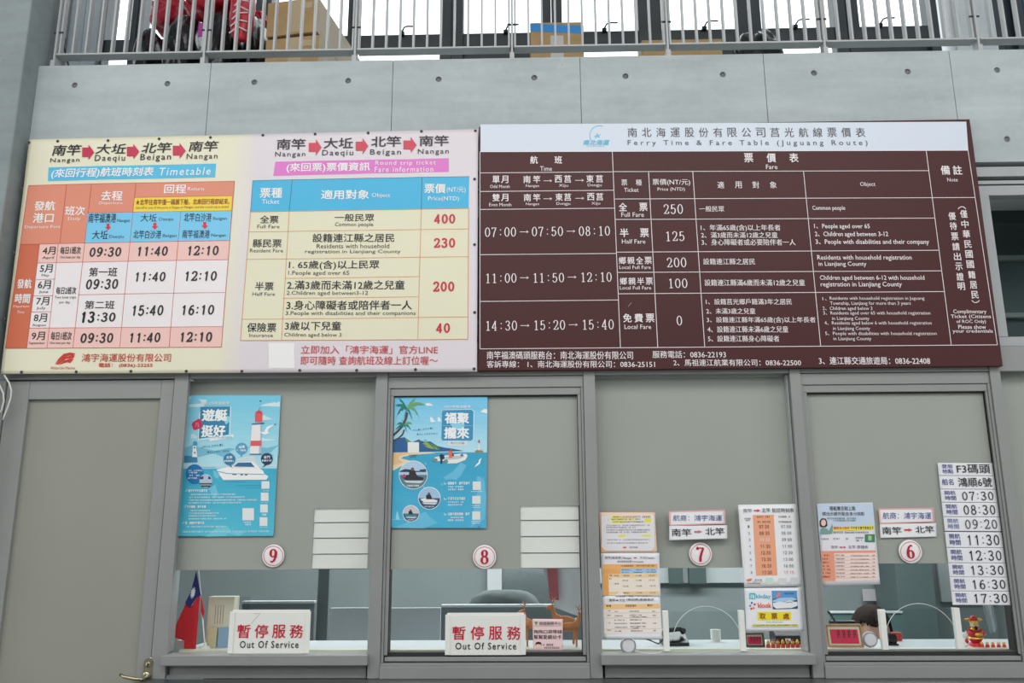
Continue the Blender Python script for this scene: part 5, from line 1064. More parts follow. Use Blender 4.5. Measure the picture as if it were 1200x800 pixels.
# office chairs
CH = pm((88, 96, 98), .7, grain=.05, name='grey_chair_fabric')
def chair(lbl, pxc, ptop, y, sg=-1, sz=.48):
    x, zt = W(pxc, ptop, y); t = thing('office_chair', lbl, 'chair', (x, y, 0), 'grey office chairs')
    make('backrest', MB().blob((x, y + sg * .22, zt - .27), (.2, .035, .28), CH, 3, p=4), t); make('seat', MB().blob((x, y + .02, sz), (.24, .23, .045), CH, 3, p=4), t)
    make('gas_post', MB().lathe([(.025, .08), (.025, sz - .05)], SILVER, 14, c=(x, y + .02, 0)), t)
    make('back_bar', MB().tube([(x, y, sz - .05), (x, y + sg * .25, sz - .04), (x, y + sg * .27, zt - .35)], .018, BLACKP), t)
    for k in range(5):
        a = k * 2 * math.pi / 5; l = make('base_leg', MB().tube([(x, y + .02, .09), (x + .26 * math.cos(a), y + .02 + .26 * math.sin(a), .07)], [.022, .014], BLACKP), t)
        make('castor', MB().lathe([(.028, -.02), (.028, .02)], BLACKP, 14, 'y', (x + .26 * math.cos(a), y + .02 + .26 * math.sin(a), .028)), l)
chair('high grey office chair left of the hanging cloth behind window 8', 592, 690, 1.55); chair('grey office chair behind the white hanging cloth of window 8', 627, 664, 2.25)
# hanging cloth with a red stripe
def hang(name, lbl, cat, pts, y, m, extra=None):
    n = 10; A, Bq, Cq, D = [W(*p, y) for p in pts]; vs = []
    for s_ in (0, .003):
        for j in range(n + 1):
            for i in range(n + 1):
                u, v = i / n, j / n; x, zz = [(A[k] * (1 - u) + Bq[k] * u) * (1 - v) + (D[k] * (1 - u) + Cq[k] * u) * v for k in (0, 1)]
                vs.append((x, y + .012 * math.sin(u * 9) * (1 - .3 * v) + s_, zz))
    K_ = (n + 1) ** 2; fs = []
    for j in range(n):
        for i in range(n): a = j * (n + 1) + i; fs += [(a, a + 1, a + n + 2, a + n + 1), (K_ + a, K_ + a + n + 1, K_ + a + n + 2, K_ + a + 1)]
    for i in range(n):
        a = n * (n + 1) + i; fs += [(i, K_ + i, K_ + i + 1, i + 1), (a, a + 1, K_ + a + 1, K_ + a)]; a = i * (n + 1); fs += [(a, a + n + 1, K_ + a + n + 1, K_ + a), (a + n, K_ + a + n, K_ + a + 2 * n + 1, a + 2 * n + 1)]
    r = thing(name, lbl, cat, (A[0], y, A[1]))
    for q in (A, Bq): make('hanging_cord', MB().tube([(q[0], y + .004, q[1] - .01), (q[0], y + .004, 2.96)], .002, WHITEP), r)
    make('cloth', MB().add(vs, fs, m, True), r); return r
r = hang('hanging_cloth', 'white cloth with a dull red stripe hanging behind the pink card', 'cloth', [(628, 640), (692, 640), (684, 724), (650, 712)], .62, pm((208, 208, 212), .8, name='white_cloth'))
A_, B_, C_, D_ = W(640, 640, .6), W(652, 640, .6), W(655, 703, .6), W(644, 702, .6)
make('red_stripe', MB().add([(p[0], yy, p[1]) for yy in (.600, .604) for p in (A_, B_, C_, D_)], [(0, 1, 2, 3), (7, 6, 5, 4), (0, 4, 5, 1), (1, 5, 6, 2), (2, 6, 7, 3), (3, 7, 4, 0)], pm((176, 96, 100), .8, name='dull_red_stripe')), r)
hang('hanging_sheet', 'slanted grey sheet hanging behind the festive figurines of window 6', 'sheet', [(1147, 690), (1160, 690), (1170, 738), (1161, 742)], .5, pm((170, 178, 182), .6, name='grey_sheet'))

# flag in window 9
yF = .16
FR = pm((206, 28, 40), .7, grain=.05, name='red_flag_cloth'); FB = pm((30, 36, 104), .7, name='blue_flag_cloth'); FW = pm((236, 236, 240), .7, name='white_flag_print')
fx, fz = W(240.5, 757, yF)
fl = thing('table_flag', 'small red flag with blue corner and white sun drooping from a white pole', 'flag', (fx, yF, ZL))
P0 = W(232.5, 667, yF); make('pole', MB().tube([(fx, yF, ZL), (P0[0], yF, P0[1])], .0026, WHITEP), fl); make('pole_base', MB().lathe([(.022, 0), (.022, .006), (.006, .012), (.005, .02)], WHITEP, 20, c=(fx, yF, ZL)), fl)
def flagpoly(pts, dy, m, name, parent=fl):
    mb = MB(); ws = [W(x, y, yF) for x, y in pts]; mb.prism([(a, b) for a, b in ws], yF - .012 + dy, yF - .0095 + dy, m); return make(name, mb, parent)
c1 = flagpoly([(219, 707), (224.5, 710), (228, 708), (228.5, 735), (226, 762), (217, 762), (217.5, 750), (203, 745.5), (209, 728)], 0, FR, 'red_fold')
c2 = flagpoly([(228, 707), (232, 700), (236, 697), (233.5, 730), (231, 761), (226, 762.5), (228.5, 735)], -.004, FR, 'red_fold')
c3 = flagpoly([(236.5, 697), (240.5, 716), (239, 724), (236.5, 716)], .003, FR, 'red_fold')
c4_ = flagpoly([(232, 669), (237.5, 697), (232, 700), (224.5, 711), (219, 706), (226, 692)], -.006, FB, 'blue_canton')
sx, sy = 228.4, 694
star = []
for k in range(24):
    a = math.pi * k / 12; rr = 5.6 if k % 2 == 0 else 2.9; star.append((sx + rr * .55 * math.cos(a) + .25 * rr * math.sin(a) * -1, sy + rr * 1.25 * math.sin(a)))
flagpoly(star, -.0085, FW, 'white_sun', c4_)
# things standing on the ledge, window 9
def ledgebox(name, lbl, cat, x0p, x1p, yt, y, d, m, group=None, lines=0, z0=ZL, yb=None):
    x0, x1 = W(x0p, 745, y)[0], W(x1p, 745, y)[0]; z1 = W((x0p + x1p) / 2, yt, y)[1]
    if yb: z0 = W((x0p + x1p) / 2, yb, y)[1]
    r = thing(name, lbl, cat, ((x0 + x1) / 2, y, z0), group); make('body', B(x0, x1, y, y + d, z0, z1, m), r, .002)
    for k in range(lines): xx = x0 + (x1 - x0) * (.3 + .1 * k); make('printed_line', B(xx, xx + .0016, y - .0008, y - .0001, z0 + (z1 - z0) * .45, z1 - .03, pm((120, 110, 100), .6, name='faded_ink')), r)
    return r
ledgebox('document_box', 'tall cream document box with printed lines beside the flag in window 9', 'box', 241, 272, 699, .22, .06, pm((214, 208, 186), .6, name='cream_card'), lines=4)
ledgebox('paper_packet', 'narrow tan paper packet in front of the cream document box', 'packet', 243, 253.5, 735, .185, .02, pm((200, 186, 150), .7, name='tan_paper'))
ledgebox('blue_folder', 'pale blue folder in front of the cream document box', 'folder', 255, 268, 735, .19, .015, pm((138, 166, 190), .6, name='pale_blue_card'))
ar = thing('brochure_stand', 'clear acrylic brochure stand behind the left corner of the window 9 plate', 'stand', (W(280, 745, .2)[0], .2, ZL)); xa, xb = W(273, 745, .2)[0], W(287, 745, .2)[0]; za = W(280, 700, .2)[1]
make('back_plate', B(xa, xb, .23, .233, ZL, za, ACRYL), ar); make('front_plate', B(xa, xb, .19, .193, ZL, ZL + .08, ACRYL), ar); make('side_plate', B(xa, xa + .003, .1931, .2299, ZL, ZL + .08, ACRYL), ar); make('side_plate', B(xb - .003, xb, .1931, .2299, ZL, ZL + .08, ACRYL), ar)
ledgebox('small_white_box', 'small white box at the far left of the window 9 ledge', 'box', 207, 217, 750, .2, .05, WHITEP)

# deer figurines, window 8
DB = pm((176, 112, 66), .6, grain=.1, gscale=60, name='deer_brown')
def deer(lbl, pxc, y, s, face):
    x = W(pxc, 745, y)[0]; r = thing('deer_figurine', lbl, 'figurine', (x, y, ZL), 'brown deer figurines'); f = face
    mb = MB().blob((x, y, ZL + .085 * s), (.040 * s, .016 * s, .019 * s), DB, 3, 0); mb.blob((x + f * .026 * s, y, ZL + .088 * s), (.018 * s, .016 * s, .022 * s), DB, 2)
    mb.tube([(x + f * .03 * s, y, ZL + .09 * s), (x + f * .042 * s, y, ZL + .115 * s), (x + f * .046 * s, y, ZL + .132 * s)], [.013 * s, .009 * s, .0075 * s], DB, 10)
    mb.blob((x + f * .056 * s, y, ZL + .134 * s), (.016 * s, .008 * s, .009 * s), DB, 2, -.35 * f); make('body', mb, r)
    for fx_ in (-.028, .030):
        for sy_ in (-.009, .009):
            b = .007 if fx_ < 0 else -.002
            make('leg', MB().tube([(x + f * fx_ * s, y + sy_ * s, ZL + .082 * s), (x + f * (fx_ - b) * s, y + sy_ * s, ZL + .042 * s), (x + f * (fx_ - b * .6) * s, y + sy_ * s, ZL + .002)], [.0085 * s, .0042 * s, .004 * s], DB, 8), r)
    for sy_ in (-1, 1):
        hx_, hz_ = x + f * .048 * s, ZL + .142 * s
        make('ear', MB().blob((hx_ - f * .006 * s, y + sy_ * .010 * s, hz_), (.004 * s, .007 * s, .003 * s), DB, 1), r)
        mb = MB().tube([(hx_, y + sy_ * .004 * s, hz_), (hx_ - f * .008 * s, y + sy_ * .014 * s, hz_ + .018 * s), (hx_ + f * .002 * s, y + sy_ * .020 * s, hz_ + .034 * s)], [.0022 * s, .0018 * s, .001 * s], DB, 6)
        mb.tube([(hx_ - f * .005 * s, y + sy_ * .010 * s, hz_ + .012 * s), (hx_ + f * .012 * s, y + sy_ * .012 * s, hz_ + .024 * s)], [.0016 * s, .0008 * s], DB, 6); mb.tube([(hx_ - f * .006 * s, y + sy_ * .015 * s, hz_ + .02 * s), (hx_ - f * .018 * s, y + sy_ * .02 * s, hz_ + .03 * s)], [.0016 * s, .0008 * s], DB, 6)
        make('antler', mb, r)
    make('tail', MB().blob((x - f * .042 * s, y, ZL + .09 * s), (.007 * s, .004 * s, .007 * s), pm((230, 220, 206), .7, name='deer_white'), 1), r)
deer('brown deer figurine left of the pink card in window 8', 627, .19, .92, -1); deer('brown deer figurine with tall antlers right of the pink card in window 8', 662, .26, 1.0, -1); deer('brown deer figurine facing right at the corner of window 8', 667, .17, .85, 1)
c = [(624, 724.8), (659.5, 725.2), (659.2, 762), (624.8, 762)]
Q = paper('pink_card', 'pink card with black characters and a round face at lower right of window 8', 'card', c, (240, 208, 208), seed=21, curl=.0004); Q.crop(600, 590, 4)
Q.text('旅遊服務中心', 127, 552, 232, 568, (90, 80, 80), .006); Q.text('掏掏口袋零錢', 102, 590, 234, 608, (60, 50, 50), .006); Q.text('幫幫愛顧幼卡', 102, 614, 232, 634, (60, 50, 50), .006); Q.line((102, 572), (232, 572), .25, (120, 100, 90)); Q.poly([(104, 552), (122, 552), (113, 570)], (110, 150, 90), 3)
Q.disc(124, 664, 15, (240, 200, 186), 3); Q.poly([(108, 664), (112, 650), (124, 646), (136, 650), (140, 664), (132, 658), (116, 658)], (50, 40, 44), 4); Q.fine(146, 656, 190, 665, (90, 80, 80), 4); Q.fine(152, 670, 222, 678, (90, 80, 80), 5)

# hatches in windows 7 and 6
def hatch(n, lbl, rails, cx, cy, r, rimy):
    e = 0 if n == 7 else -.023
    t = thing('speaking_hatch', lbl, 'hatch', (W(cx, 760, .04)[0], .04, 1.15), 'clear hatches with white side rails')
    xs_ = []
    for (xa, xb, y0, y1, lean) in rails:
        a, b = W(xa, y1, .03 + e), W(xb, y1, .03 + e); c, d = W(xa - lean, y0, .03 + e), W(xb - lean, y0, .03 + e)
        z0_ = max(a[1], 1.151 if n == 7 else 1.137)
        x0, x1 = (a[0] + c[0]) / 2, (b[0] + d[0]) / 2; xs_.append((x0, x1)); make('side_rail', B(x0, x1, .026 + e, .0455 + e, z0_, c[1], WHITEP), t, .001)
    make('clear_plate', B(xs_[0][1] + .0005, xs_[1][0] - .0005, .036 + e, .039 + e, z0_ + .004, W(cx, rimy, .03 + e)[1], ACRYL), t)
    X, Z = W(cx, cy, .035 + e); R = r * .00318; pts = [(X + R * math.cos(a), .0345 + e, Z + R * math.sin(a)) for a in [math.pi * (k + .3) / 24.6 for k in range(25)]]
    make('arched_rim', MB().tube(pts, .0011, pm((206, 214, 214), .3, name='polished_acrylic_edge'), 6), t)
hatch(7, 'arched speaking hatch with white side rails, in front of the cup stack and telephone', [(777.8, 784.2, 715.5, 765, .6), (867.8, 874.2, 715, 764, 2)], 829, 752, 38, 716)
hatch(6, 'arched speaking hatch with white side rails, between the clerk and the fortune figurine', [(1033.5, 1040.5, 714, 761, 3), (1121.5, 1128.5, 712, 760, 4)], 1080.5, 751, 39.5, 713)
def intercom(lbl, cx, cy, r):
    gy = .0465 if cx < 900 else .0238; x, z_ = W(cx, cy, gy - .015); R = r * .00318; t = thing('intercom_disc', lbl, 'speaker', (x, gy, z_), 'silver intercom discs')
    make('housing', MB().lathe([(R, 0), (R, -.010), (R * .93, -.014)], SILVER, 32, 'y', (x, gy, z_), False), t); make('face_plate', MB().lathe([(R * .78, -.0142), (R * .76, -.016), (R * .3, -.0165)], pm((206, 206, 208), .5, name='pale_face_plate'), 32, 'y', (x, gy, z_), False), t)
intercom('round silver intercom disc at the lower left of window 7', 736.5, 756.5, 8.8); intercom('round silver intercom disc beside the framed red card in window 6', 1020.3, 749.3, 8.3)
cable('thin pale cable curling from the intercom along the window 7 ledge', [pp(744, 762, .03), pp(752, 764, -.01), pp(762, 766, -.012), pp(772, 765, -.008), pp(776, 762, .02)], .0012)

# window 7 ledge
tel = thing('desk_telephone', 'black desk telephone behind the left rail of window 7', 'telephone', (W(791, 750, .25)[0], .25, ZL)); xt = W(791, 750, .25)[0]
make('phone_base', MB().add([(xt - .05, .2, ZL), (xt + .045, .2, ZL), (xt + .045, .32, ZL), (xt - .05, .32, ZL), (xt - .05, .2, ZL + .012), (xt + .045, .2, ZL + .012), (xt + .045, .32, ZL + .05), (xt - .05, .32, ZL + .05)], [(0, 3, 2, 1), (4, 5, 6, 7), (0, 1, 5, 4), (1, 2, 6, 5), (2, 3, 7, 6), (3, 0, 4, 7)], BLACKP), tel, .002)
make('handset', MB().tube([(xt - .045, .25, ZL + .035), (xt - .035, .24, ZL + .052), (xt + .02, .25, ZL + .056), (xt + .035, .26, ZL + .046)], [.012, .009, .009, .013], BLACKP, 10), tel)
make('cord', MB().tube([(xt - .05, .22, ZL + .02), (xt - .07, .2, ZL + .008), (xt - .10, .21, ZL + .02), (xt - .13, .2, ZL + .03)], .0025, BLACKP), tel)
st = thing('cup_stack', 'short stack of white cups on the desk behind the hatch of window 7', 'cup', (W(839, 745, .6)[0], .6, 1.0)); xc_, zc_ = W(839, 752, .34)
for k in range(3): make('cup', MB().lathe([(.017, 0), (.021, .018)], WHITEP, 20, c=(xc_, .34, ZL + k * .013)), st)
st.location = (xc_, .34, ZL)
for ch in st.children: ch.matrix_parent_inverse.identity()
for ch in st.children:
    me = ch.data; me.transform(Matrix.Translation((W(839, 745, .6)[0] - xc_, .6 - .34, 1.0 - ZL)))
def frame(name, lbl, pa, pb, pt, y, wood, card, th=.006, tilt=.02, group='framed red cards on the ledge'):
    x0, x1 = W(pa, 745, y)[0], W(pb, 745, y)[0]; z1 = W((pa + pb) / 2, pt, y)[1]; t = thing(name, lbl, 'frame', ((x0 + x1) / 2, y, ZL), group)
    def lean(mb): mb.v = [(a, b + (c - ZL) * .18, c) for a, b, c in mb.v]; return mb
    for q in ((x0, x1, ZL, ZL + th), (x0, x1, z1 - th, z1)): make('frame_rail', lean(B(q[0], q[1], y, y + .012, q[2], q[3], wood)), t, .001)
    for q in ((x0, x0 + th, ZL + th, z1 - th), (x1 - th, x1, ZL + th, z1 - th)): make('frame_stile', lean(B(q[0], q[1], y, y + .012, q[2], q[3], wood)), t, .001)
    make('mount', lean(B(x0 + th, x1 - th, y + .007, y + .010, ZL + th, z1 - th, pm((226, 214, 190), .6, name='cream_mount'))), t)
    w_, h_ = x1 - x0, z1 - ZL; c_ = make('red_card', lean(B(x0 + th + w_ * .07, x1 - th - w_ * .07, y + .004, y + .0068, ZL + th + h_ * .08, z1 - th - h_ * .16, card)), t)
    mb = MB()
    for k in range(4):
        xx = x0 + w_ * (.27 + .15 * k)
        for (a, b, c, d) in ((0, .2, .1, .02), (0, .5, .1, .02), (.04, .2, .02, .4), (0, .34, .08, .02), (.08, .3, .02, .3)): mb.add(lean(B(xx + a * w_, xx + (a + c) * w_, y + .0033, y + .0039, ZL + h_ * (.25 + b * .8), ZL + h_ * (.25 + (b + d) * .8), pm((70, 24, 40), .6, name='dark_brush_ink'))).v, [(0, 1, 5, 4), (1, 3, 7, 5), (3, 2, 6, 7), (2, 0, 4, 6), (4, 5, 7, 6), (1, 0, 2, 3)], pm((70, 24, 40), .6))
    make('brush_marks', mb, t)['kind'] = 'stuff'
RC = pm((212, 30, 74), .5, name='crimson_card')
frame('picture_frame', 'dark framed red card at the right of the window 7 hatch', 873.5, 896, 741.5, .17, pm((86, 70, 62), .5, name='dark_wood'), RC)
frame('picture_frame', 'light wooden frame holding a red card at lower left of window 6', 970, 1012, 731.5, .16, pm((176, 132, 84), .5, grain=.1, name='light_wood'), RC)
GO = pm((236, 190, 80), .35, metal=.5, name='gold_paint'); RO = pm((214, 60, 40), .5, name='red_paint'); SK = pm((238, 190, 150), .5, name='painted_skin')
x0 = W(900, 750, .15)[0]; x1 = W(940, 750, .15)[0]
for k in range(8):
    x = x0 + (x1 - x0) * k / 7; r = thing('festive_figurine', ['tiny red and gold figurine, first from the left in the window 7 row', 'tiny red and gold figurine, second from the left in the window 7 row', 'tiny red and gold figurine, third from the left in the window 7 row', 'tiny red and gold figurine, fourth from the left in the window 7 row',
        'tiny red and gold figurine, fourth from the right in the window 7 row', 'tiny red and gold figurine, third from the right in the window 7 row', 'tiny red and gold figurine, second from the right in the window 7 row', 'tiny red and gold figurine at the right end of the window 7 row'][k], 'figurine', (x, .15, ZL), 'row of tiny figurines in window 7')
    make('robe', MB().lathe([(.0075, 0), (.008, .006), (.0055, .013)], RO, 14, c=(x, .15, ZL)), r); make('head', MB().blob((x, .15, ZL + .018), (.0068, .0065, .0065), GO, 2), r); make('hat', MB().lathe([(.005, .022), (.0035, .026), (.001, .029)], (RO if k % 3 else GO), 10, c=(x, .15, ZL)), r)
cd_ = thing('card_terminal', 'black card terminal behind the row of tiny figurines in window 7', 'terminal', (W(923, 750, .28)[0], .28, ZL)); xt = W(923, 750, .28)[0]
make('terminal_body', MB().add([(xt - .055, .24, ZL), (xt + .055, .24, ZL), (xt + .055, .33, ZL), (xt - .055, .33, ZL), (xt - .055, .24, ZL + .03), (xt + .055, .24, ZL + .03), (xt + .055, .33, ZL + .075), (xt - .055, .33, ZL + .075)], [(0, 3, 2, 1), (4, 5, 6, 7), (0, 1, 5, 4), (1, 2, 6, 5), (2, 3, 7, 6), (3, 0, 4, 7)], BLACKP), cd_, .003)
make('terminal_label', B(xt - .02, xt + .0, .2385, .2397, ZL + .012, ZL + .022, WHITEP), cd_); make('terminal_screen', B(xt - .03, xt + .03, .345, .352, ZL + .0, ZL + .095, pm((50, 54, 58), .2, name='grey_screen')), cd_)

# window 6 ledge: fortune figurine, white cat, little ones
x = W(1143, 745, .17)[0]; y = .17; RD = pm((204, 26, 44), .4, name='red_lacquer')
r = thing('fortune_figurine', 'seated fortune figurine in red robe and gold under the 17:30 strip', 'figurine', (x, y, ZL))
make('base', MB().lathe([(.022, 0), (.024, .008), (.021, .014)], RD, 24, c=(x, y, ZL)), r)
make('robe', MB().blob((x, y, ZL + .034), (.026, .019, .024), RD, 3), r); make('sash', MB().lathe([(.0262, .028), (.0268, .031), (.0262, .034)], GO, 24, c=(x, y, ZL)), r)
for s_ in (-1, 1):
    make('sleeve', MB().tube([(x + s_ * .018, y, ZL + .056), (x + s_ * .026, y - .012, ZL + .046), (x + s_ * .012, y - .024, ZL + .044)], [.008, .0085, .007], RD, 10), r)
    make('hat_wing', MB().blob((x + s_ * .021, y, ZL + .094), (.012, .003, .005), GO, 2), r)
make('gold_ingot', MB().blob((x, y - .026, ZL + .044), (.016, .008, .007), GO, 3), r); make('collar', MB().blob((x, y, ZL + .060), (.016, .013, .006), GO, 2), r)
hd_ = make('head', MB().blob((x, y - .002, ZL + .076), (.0145, .0135, .0145), SK, 3), r)
make('beard', MB().blob((x, y - .013, ZL + .066), (.007, .004, .008), BLACKP, 2), hd_)
for s_ in (-1, 1): make('eye', MB().blob((x + s_ * .005, y - .0145, ZL + .078), (.0018, .001, .001), BLACKP, 1), hd_)
make('hat', MB().lathe([(.0145, .084), (.0150, .090), (.011, .102), (.004, .108)], RD, 20, c=(x, y, ZL)), r); make('hat_band', MB().lathe([(.0153, .083), (.0157, .087), (.0153, .090)], GO, 20, c=(x, y, ZL)), r)
x = W(1130, 745, .15)[0]; y = .15; r = thing('white_cat_figurine', 'small white cat figurine with a red bib beside the right rail of window 6', 'figurine', (x, y, ZL)); WHc = pm((238, 234, 232), .4, name='white_glaze')
make('body', MB().blob((x, y, ZL + .017), (.014, .012, .018), WHc, 3), r); make('head', MB().blob((x, y - .002, ZL + .042), (.0125, .010, .0105), WHc, 3), r); make('bib', MB().blob((x + .002, y - .010, ZL + .022), (.007, .003, .010), RD, 2), r)
for s_ in (-1, 1): make('ear', MB().lathe([(.0038, 0), (.0005, .008)], WHc, 8, c=(x + s_ * .0075, y, ZL + .049)), r)
x0 = W(1150, 750, .14)[0]; x1 = W(1176, 750, .14)[0]
for k in range(5):
    x = x0 + (x1 - x0) * k / 4; y = .14
    r = thing('little_figurine', 'tiny red figurine, %s in the row beside the fortune figurine' % ('leftmost', 'second from left', 'middle one', 'second from right', 'rightmost')[k], 'figurine', (x, y, ZL), 'row of tiny figurines in window 6')
    make('robe', MB().lathe([(.0065, 0), (.007, .005), (.005, .010)], (RO, RD)[k % 2], 12, c=(x, y, ZL)), r); make('head', MB().blob((x, y, ZL + .0145), (.0058, .0055, .0055), (GO, SK)[k % 2], 2), r)
ph = thing('black_receiver', 'black telephone receiver beside the left rail of window 6', 'telephone', (W(1045, 750, .22)[0], .22, ZL)); xt = W(1044, 750, .22)[0]
make('receiver_body', MB().tube([(xt - .014, .22, ZL + .022), (xt + .016, .22, ZL + .022)], [.021, .019], BLACKP, 16), ph); make('receiver_foot', B(xt - .02, xt + .02, .2, .24, ZL, ZL + .006, BLACKP), ph)
ledgebox('red_box', 'small red box on the desk right of the black receiver in window 6', 'box', 1047, 1057, 741, .34, .03, pm((196, 58, 44), .5, name='red_box_card'))
cable('black cable curving down at the left side of window 6', [pp(970, 716, .3), pp(975, 722, .3), pp(979, 729, .3), pp(985, 735, .3)], .004, BLACKP)
mn = thing('desk_monitor', 'low black monitor top behind the framed red card in window 6', 'monitor', (W(992, 735, .5)[0], .5, .85)); xa, xb = W(974, 735, .5)[0], W(1004, 735, .5)[0]; zt_ = W(990, 727, .5)[1]
make('screen_case', B(xa, xb, .5, .53, .95, zt_, BLACKP), mn, .004); make('monitor_stand', B((xa + xb) / 2 - .03, (xa + xb) / 2 + .03, .515, .535, .75, .95, BLACKP), mn); make('monitor_foot', B((xa + xb) / 2 - .09, (xa + xb) / 2 + .09, .47, .58, .74, .75, BLACKP), mn)
dk = thing('office_desk', 'white office desk running below the ledge behind the windows', 'desk', (.5, .62, 0)); make('desk_top', B(-1.25, 2.4, .41, .84, .71, .74, pm((214, 218, 220), .4, name='desk_white')), dk)
for xx in (-1.2, 0, 1.18, 2.35): make('desk_leg', B(xx - .02, xx + .02, .45, .80, 0, .71, GD), dk)

# seated clerk behind window 6
SKN = pm((206, 160, 140), .55, name='skin'); HAIR = pm((44, 33, 30), .8, spec=.15, grain=.3, gscale=60, name='dark_brown_hair'); CLO = pm((44, 46, 56), .8, name='dark_navy_top'); TRO = pm((40, 42, 48), .8, name='dark_trousers')
hxp, htop = W(1021, 712, .97); HX, HY, HZ_ = hxp, .99, htop - .115
pe = thing('person', 'clerk with dark brown hair looking down behind the intercom of window 6', 'person', (HX, 1.25, 0))
def skin(name, verts, edges, radii, mat, sub=2, root=0):
    me = bpy.data.meshes.new(name); o = bpy.data.objects.new(name, me); COL.objects.link(o); off = Vector((HX, 1.25, 0)); me.from_pydata([tuple(Vector(v) - off) for v in verts], edges, []); me.materials.append(mat)
    o.parent = pe; md = o.modifiers.new('skin', 'SKIN'); md.use_smooth_shade = True; lay = me.skin_vertices[0].data
    for i, r_ in enumerate(radii): lay[i].radius = (r_, r_) if not isinstance(r_, tuple) else r_
    lay[root].use_root = True; s2 = o.modifiers.new('sub', 'SUBSURF'); s2.levels = sub; s2.render_levels = sub; return o
v = [(HX, 1.30, .50), (HX, 1.30, .64), (HX, 1.27, .80), (HX, 1.22, .92), (HX, 1.16, .985), (HX, 1.10, 1.03)]; ed = [(0, 1), (1, 2), (2, 3), (3, 4), (4, 5)]; ra = [(.13, .16), (.11, .14), (.105, .15), (.09, .13), (.048, .05), (.046, .046)]
for s_ in (-1, 1):
    b = len(v); v += [(HX + s_ * .15, 1.21, .925), (HX + s_ * .20, 1.17, .82), (HX + s_ * .19, 1.02, .765), (HX + s_ * .13, .86, .775), (HX + s_ * .12, .80, .765)]; ed += [(3, b), (b, b + 1), (b + 1, b + 2), (b + 2, b + 3), (b + 3, b + 4)]; ra += [.055, .047, .038, .026, (.034, .018)]
    b = len(v); v += [(HX + s_ * .09, 1.22, .50), (HX + s_ * .11, .88, .50), (HX + s_ * .11, .86, .28), (HX + s_ * .11, .88, .07), (HX + s_ * .11, .76, .035)]; ed += [(0, b), (b, b + 1), (b + 1, b + 2), (b + 2, b + 3), (b + 3, b + 4)]; ra += [.085, .06, .05, .036, .032]
body = skin('body', v, ed, ra, CLO)
for s_ in (-1, 1):
    for k, (dx, l) in enumerate(((-.024, .055), (-.009, .066), (.007, .062), (.022, .048))):
        X = HX + s_ * .12 + dx; skin('finger', [(X, .81, .768), (X, .775, .775), (X, .775 - l * .55, .768), (X, .775 - l, .752)], [(0, 1), (1, 2), (2, 3)], [.009, .0088, .008, .007], SKN, 1)
    X = HX + s_ * .12; skin('thumb', [(X - s_ * .02, .825, .765), (X - s_ * .042, .80, .762), (X - s_ * .052, .775, .756)], [(0, 1), (1, 2)], [.011, .010, .008], SKN, 1)
    make('hand', MB().blob((X, .80, .767), (.038, .046, .014), SKN, 3, p=2.6), pe)
# head: shaped sphere tipped forward, face towards the desk
def tip(p, a=.42): x_, y_, z_ = p; y_ -= HY; z_ -= HZ_; return (x_, HY + y_ * math.cos(a) - z_ * math.sin(a) * 1, HZ_ + z_ * math.cos(a) + y_ * math.sin(a))
def facemesh():
    bm = bmesh.new(); bmesh.ops.create_icosphere(bm, subdivisions=4, radius=1); vs = []
    for q in bm.verts:
        x_, y_, z_ = q.co; X, Y, Z = x_ * .074, y_ * .092, z_ * .112
        if z_ < 0: X *= 1 - .30 * z_ * z_; Y *= 1 - .12 * z_ * z_
        if y_ < 0:
            Y -= .020 * math.exp(-((x_ / .14) ** 2 + ((z_ + .12) / .16) ** 2)); Y += .008 * (math.exp(-(((x_ - .34) / .17) ** 2 + ((z_ - .10) / .10) ** 2)) + math.exp(-(((x_ + .34) / .17) ** 2 + ((z_ - .10) / .10) ** 2)))
            Y -= .006 * math.exp(-((x_ / .3) ** 2 + ((z_ + .5) / .09) ** 2)); Y -= .008 * math.exp(-((x_ / .25) ** 2 + ((z_ + .85) / .15) ** 2))
        vs.append(tip((HX + X, HY + Y, HZ_ + Z)))
    mb = MB(); mb.add(vs, [tuple(w_.index for w_ in f_.verts) for f_ in bm.faces], SKN, True); bm.free(); return mb
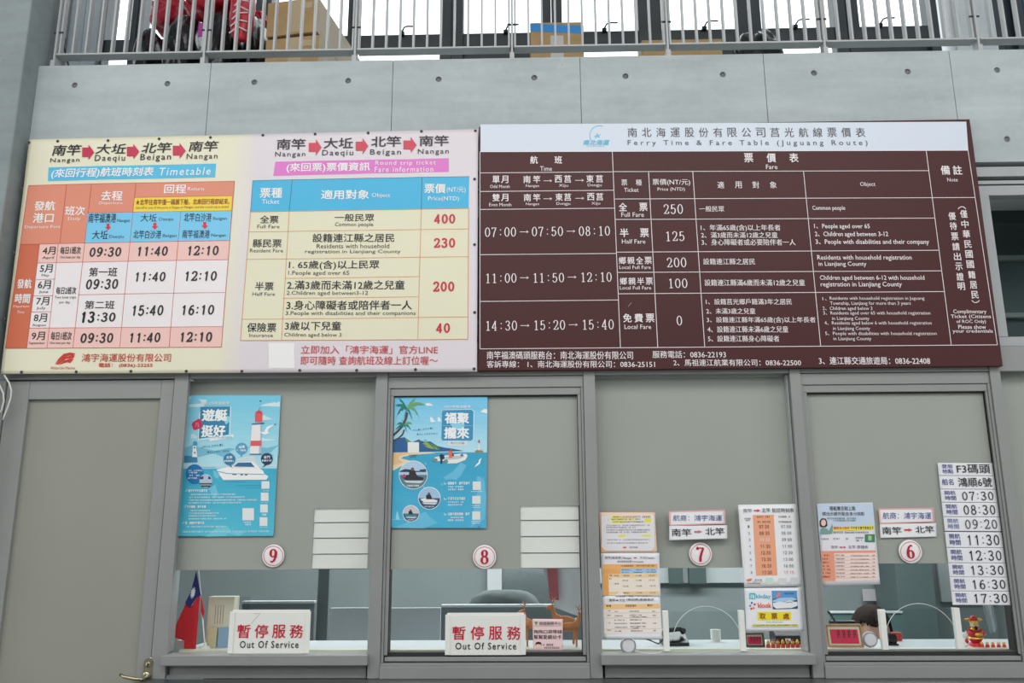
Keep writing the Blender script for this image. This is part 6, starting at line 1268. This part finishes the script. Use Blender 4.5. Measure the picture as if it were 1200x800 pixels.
hd2 = make('head', facemesh(), pe)
for s_ in (-1, 1):
    mb = MB().blob((HX + s_ * .029, HY - .080, HZ_ + .010), (.013, .006, .006), pm((240, 236, 232), .3, name='eye_white'), 2); mb.blob((HX + s_ * .029, HY - .0855, HZ_ + .009), (.005, .002, .005), pm((40, 26, 20), .2, name='iris'), 2); mb.v = [tip(p) for p in mb.v]; make('eye', mb, hd2)
    mb = MB().tube([(HX + s_ * .014, HY - .088, HZ_ + .026), (HX + s_ * .03, HY - .088, HZ_ + .031), (HX + s_ * .046, HY - .080, HZ_ + .026)], .0022, HAIR); mb.v = [tip(p) for p in mb.v]; make('eyebrow', mb, hd2)
    mb = MB().blob((HX + s_ * .074, HY + .004, HZ_ - .005), (.008, .016, .028), SKN, 2); mb.v = [tip(p) for p in mb.v]; make('ear', mb, hd2)
mb = MB().blob((HX, HY - .090, HZ_ - .055), (.021, .005, .0055), pm((176, 84, 84), .5, name='lips'), 2); mb.v = [tip(p) for p in mb.v]; make('mouth', mb, hd2)
bm = bmesh.new(); bmesh.ops.create_icosphere(bm, subdivisions=4, radius=1); bad = []; mb = MB()
vs = []
for q in bm.verts:
    x_, y_, z_ = q.co; k = 1 + .035 * noise.noise(Vector((x_ * 9, y_ * 2, z_ * 2))); drop = 0.05 if (y_ > -.2 and z_ < -.2) else 0
    vs.append(tip((HX + x_ * .089 * k, HY + .012 + y_ * .100 * k, HZ_ + .012 + z_ * .118 * k - drop)))
fs = []
for f_ in bm.faces:
    c_ = sum((w_.co for w_ in f_.verts), Vector()) / 3
    if c_.y < -.40 and c_.z < .55: continue
    if c_.z < -.9: continue
    fs.append(tuple(w_.index for w_ in f_.verts))
mb.add(vs, fs, HAIR, True); bm.free(); hr = make('hair', mb, hd2); sd = hr.modifiers.new('thick', 'SOLIDIFY'); sd.thickness = .006; sd.offset = -1
chair('dark office chair carrying the seated clerk behind window 6', 1022, 745, 1.28, 1, .33)
# ================================================================== print everything
shape_all()
for s_ in SIGNS: s_.flush()
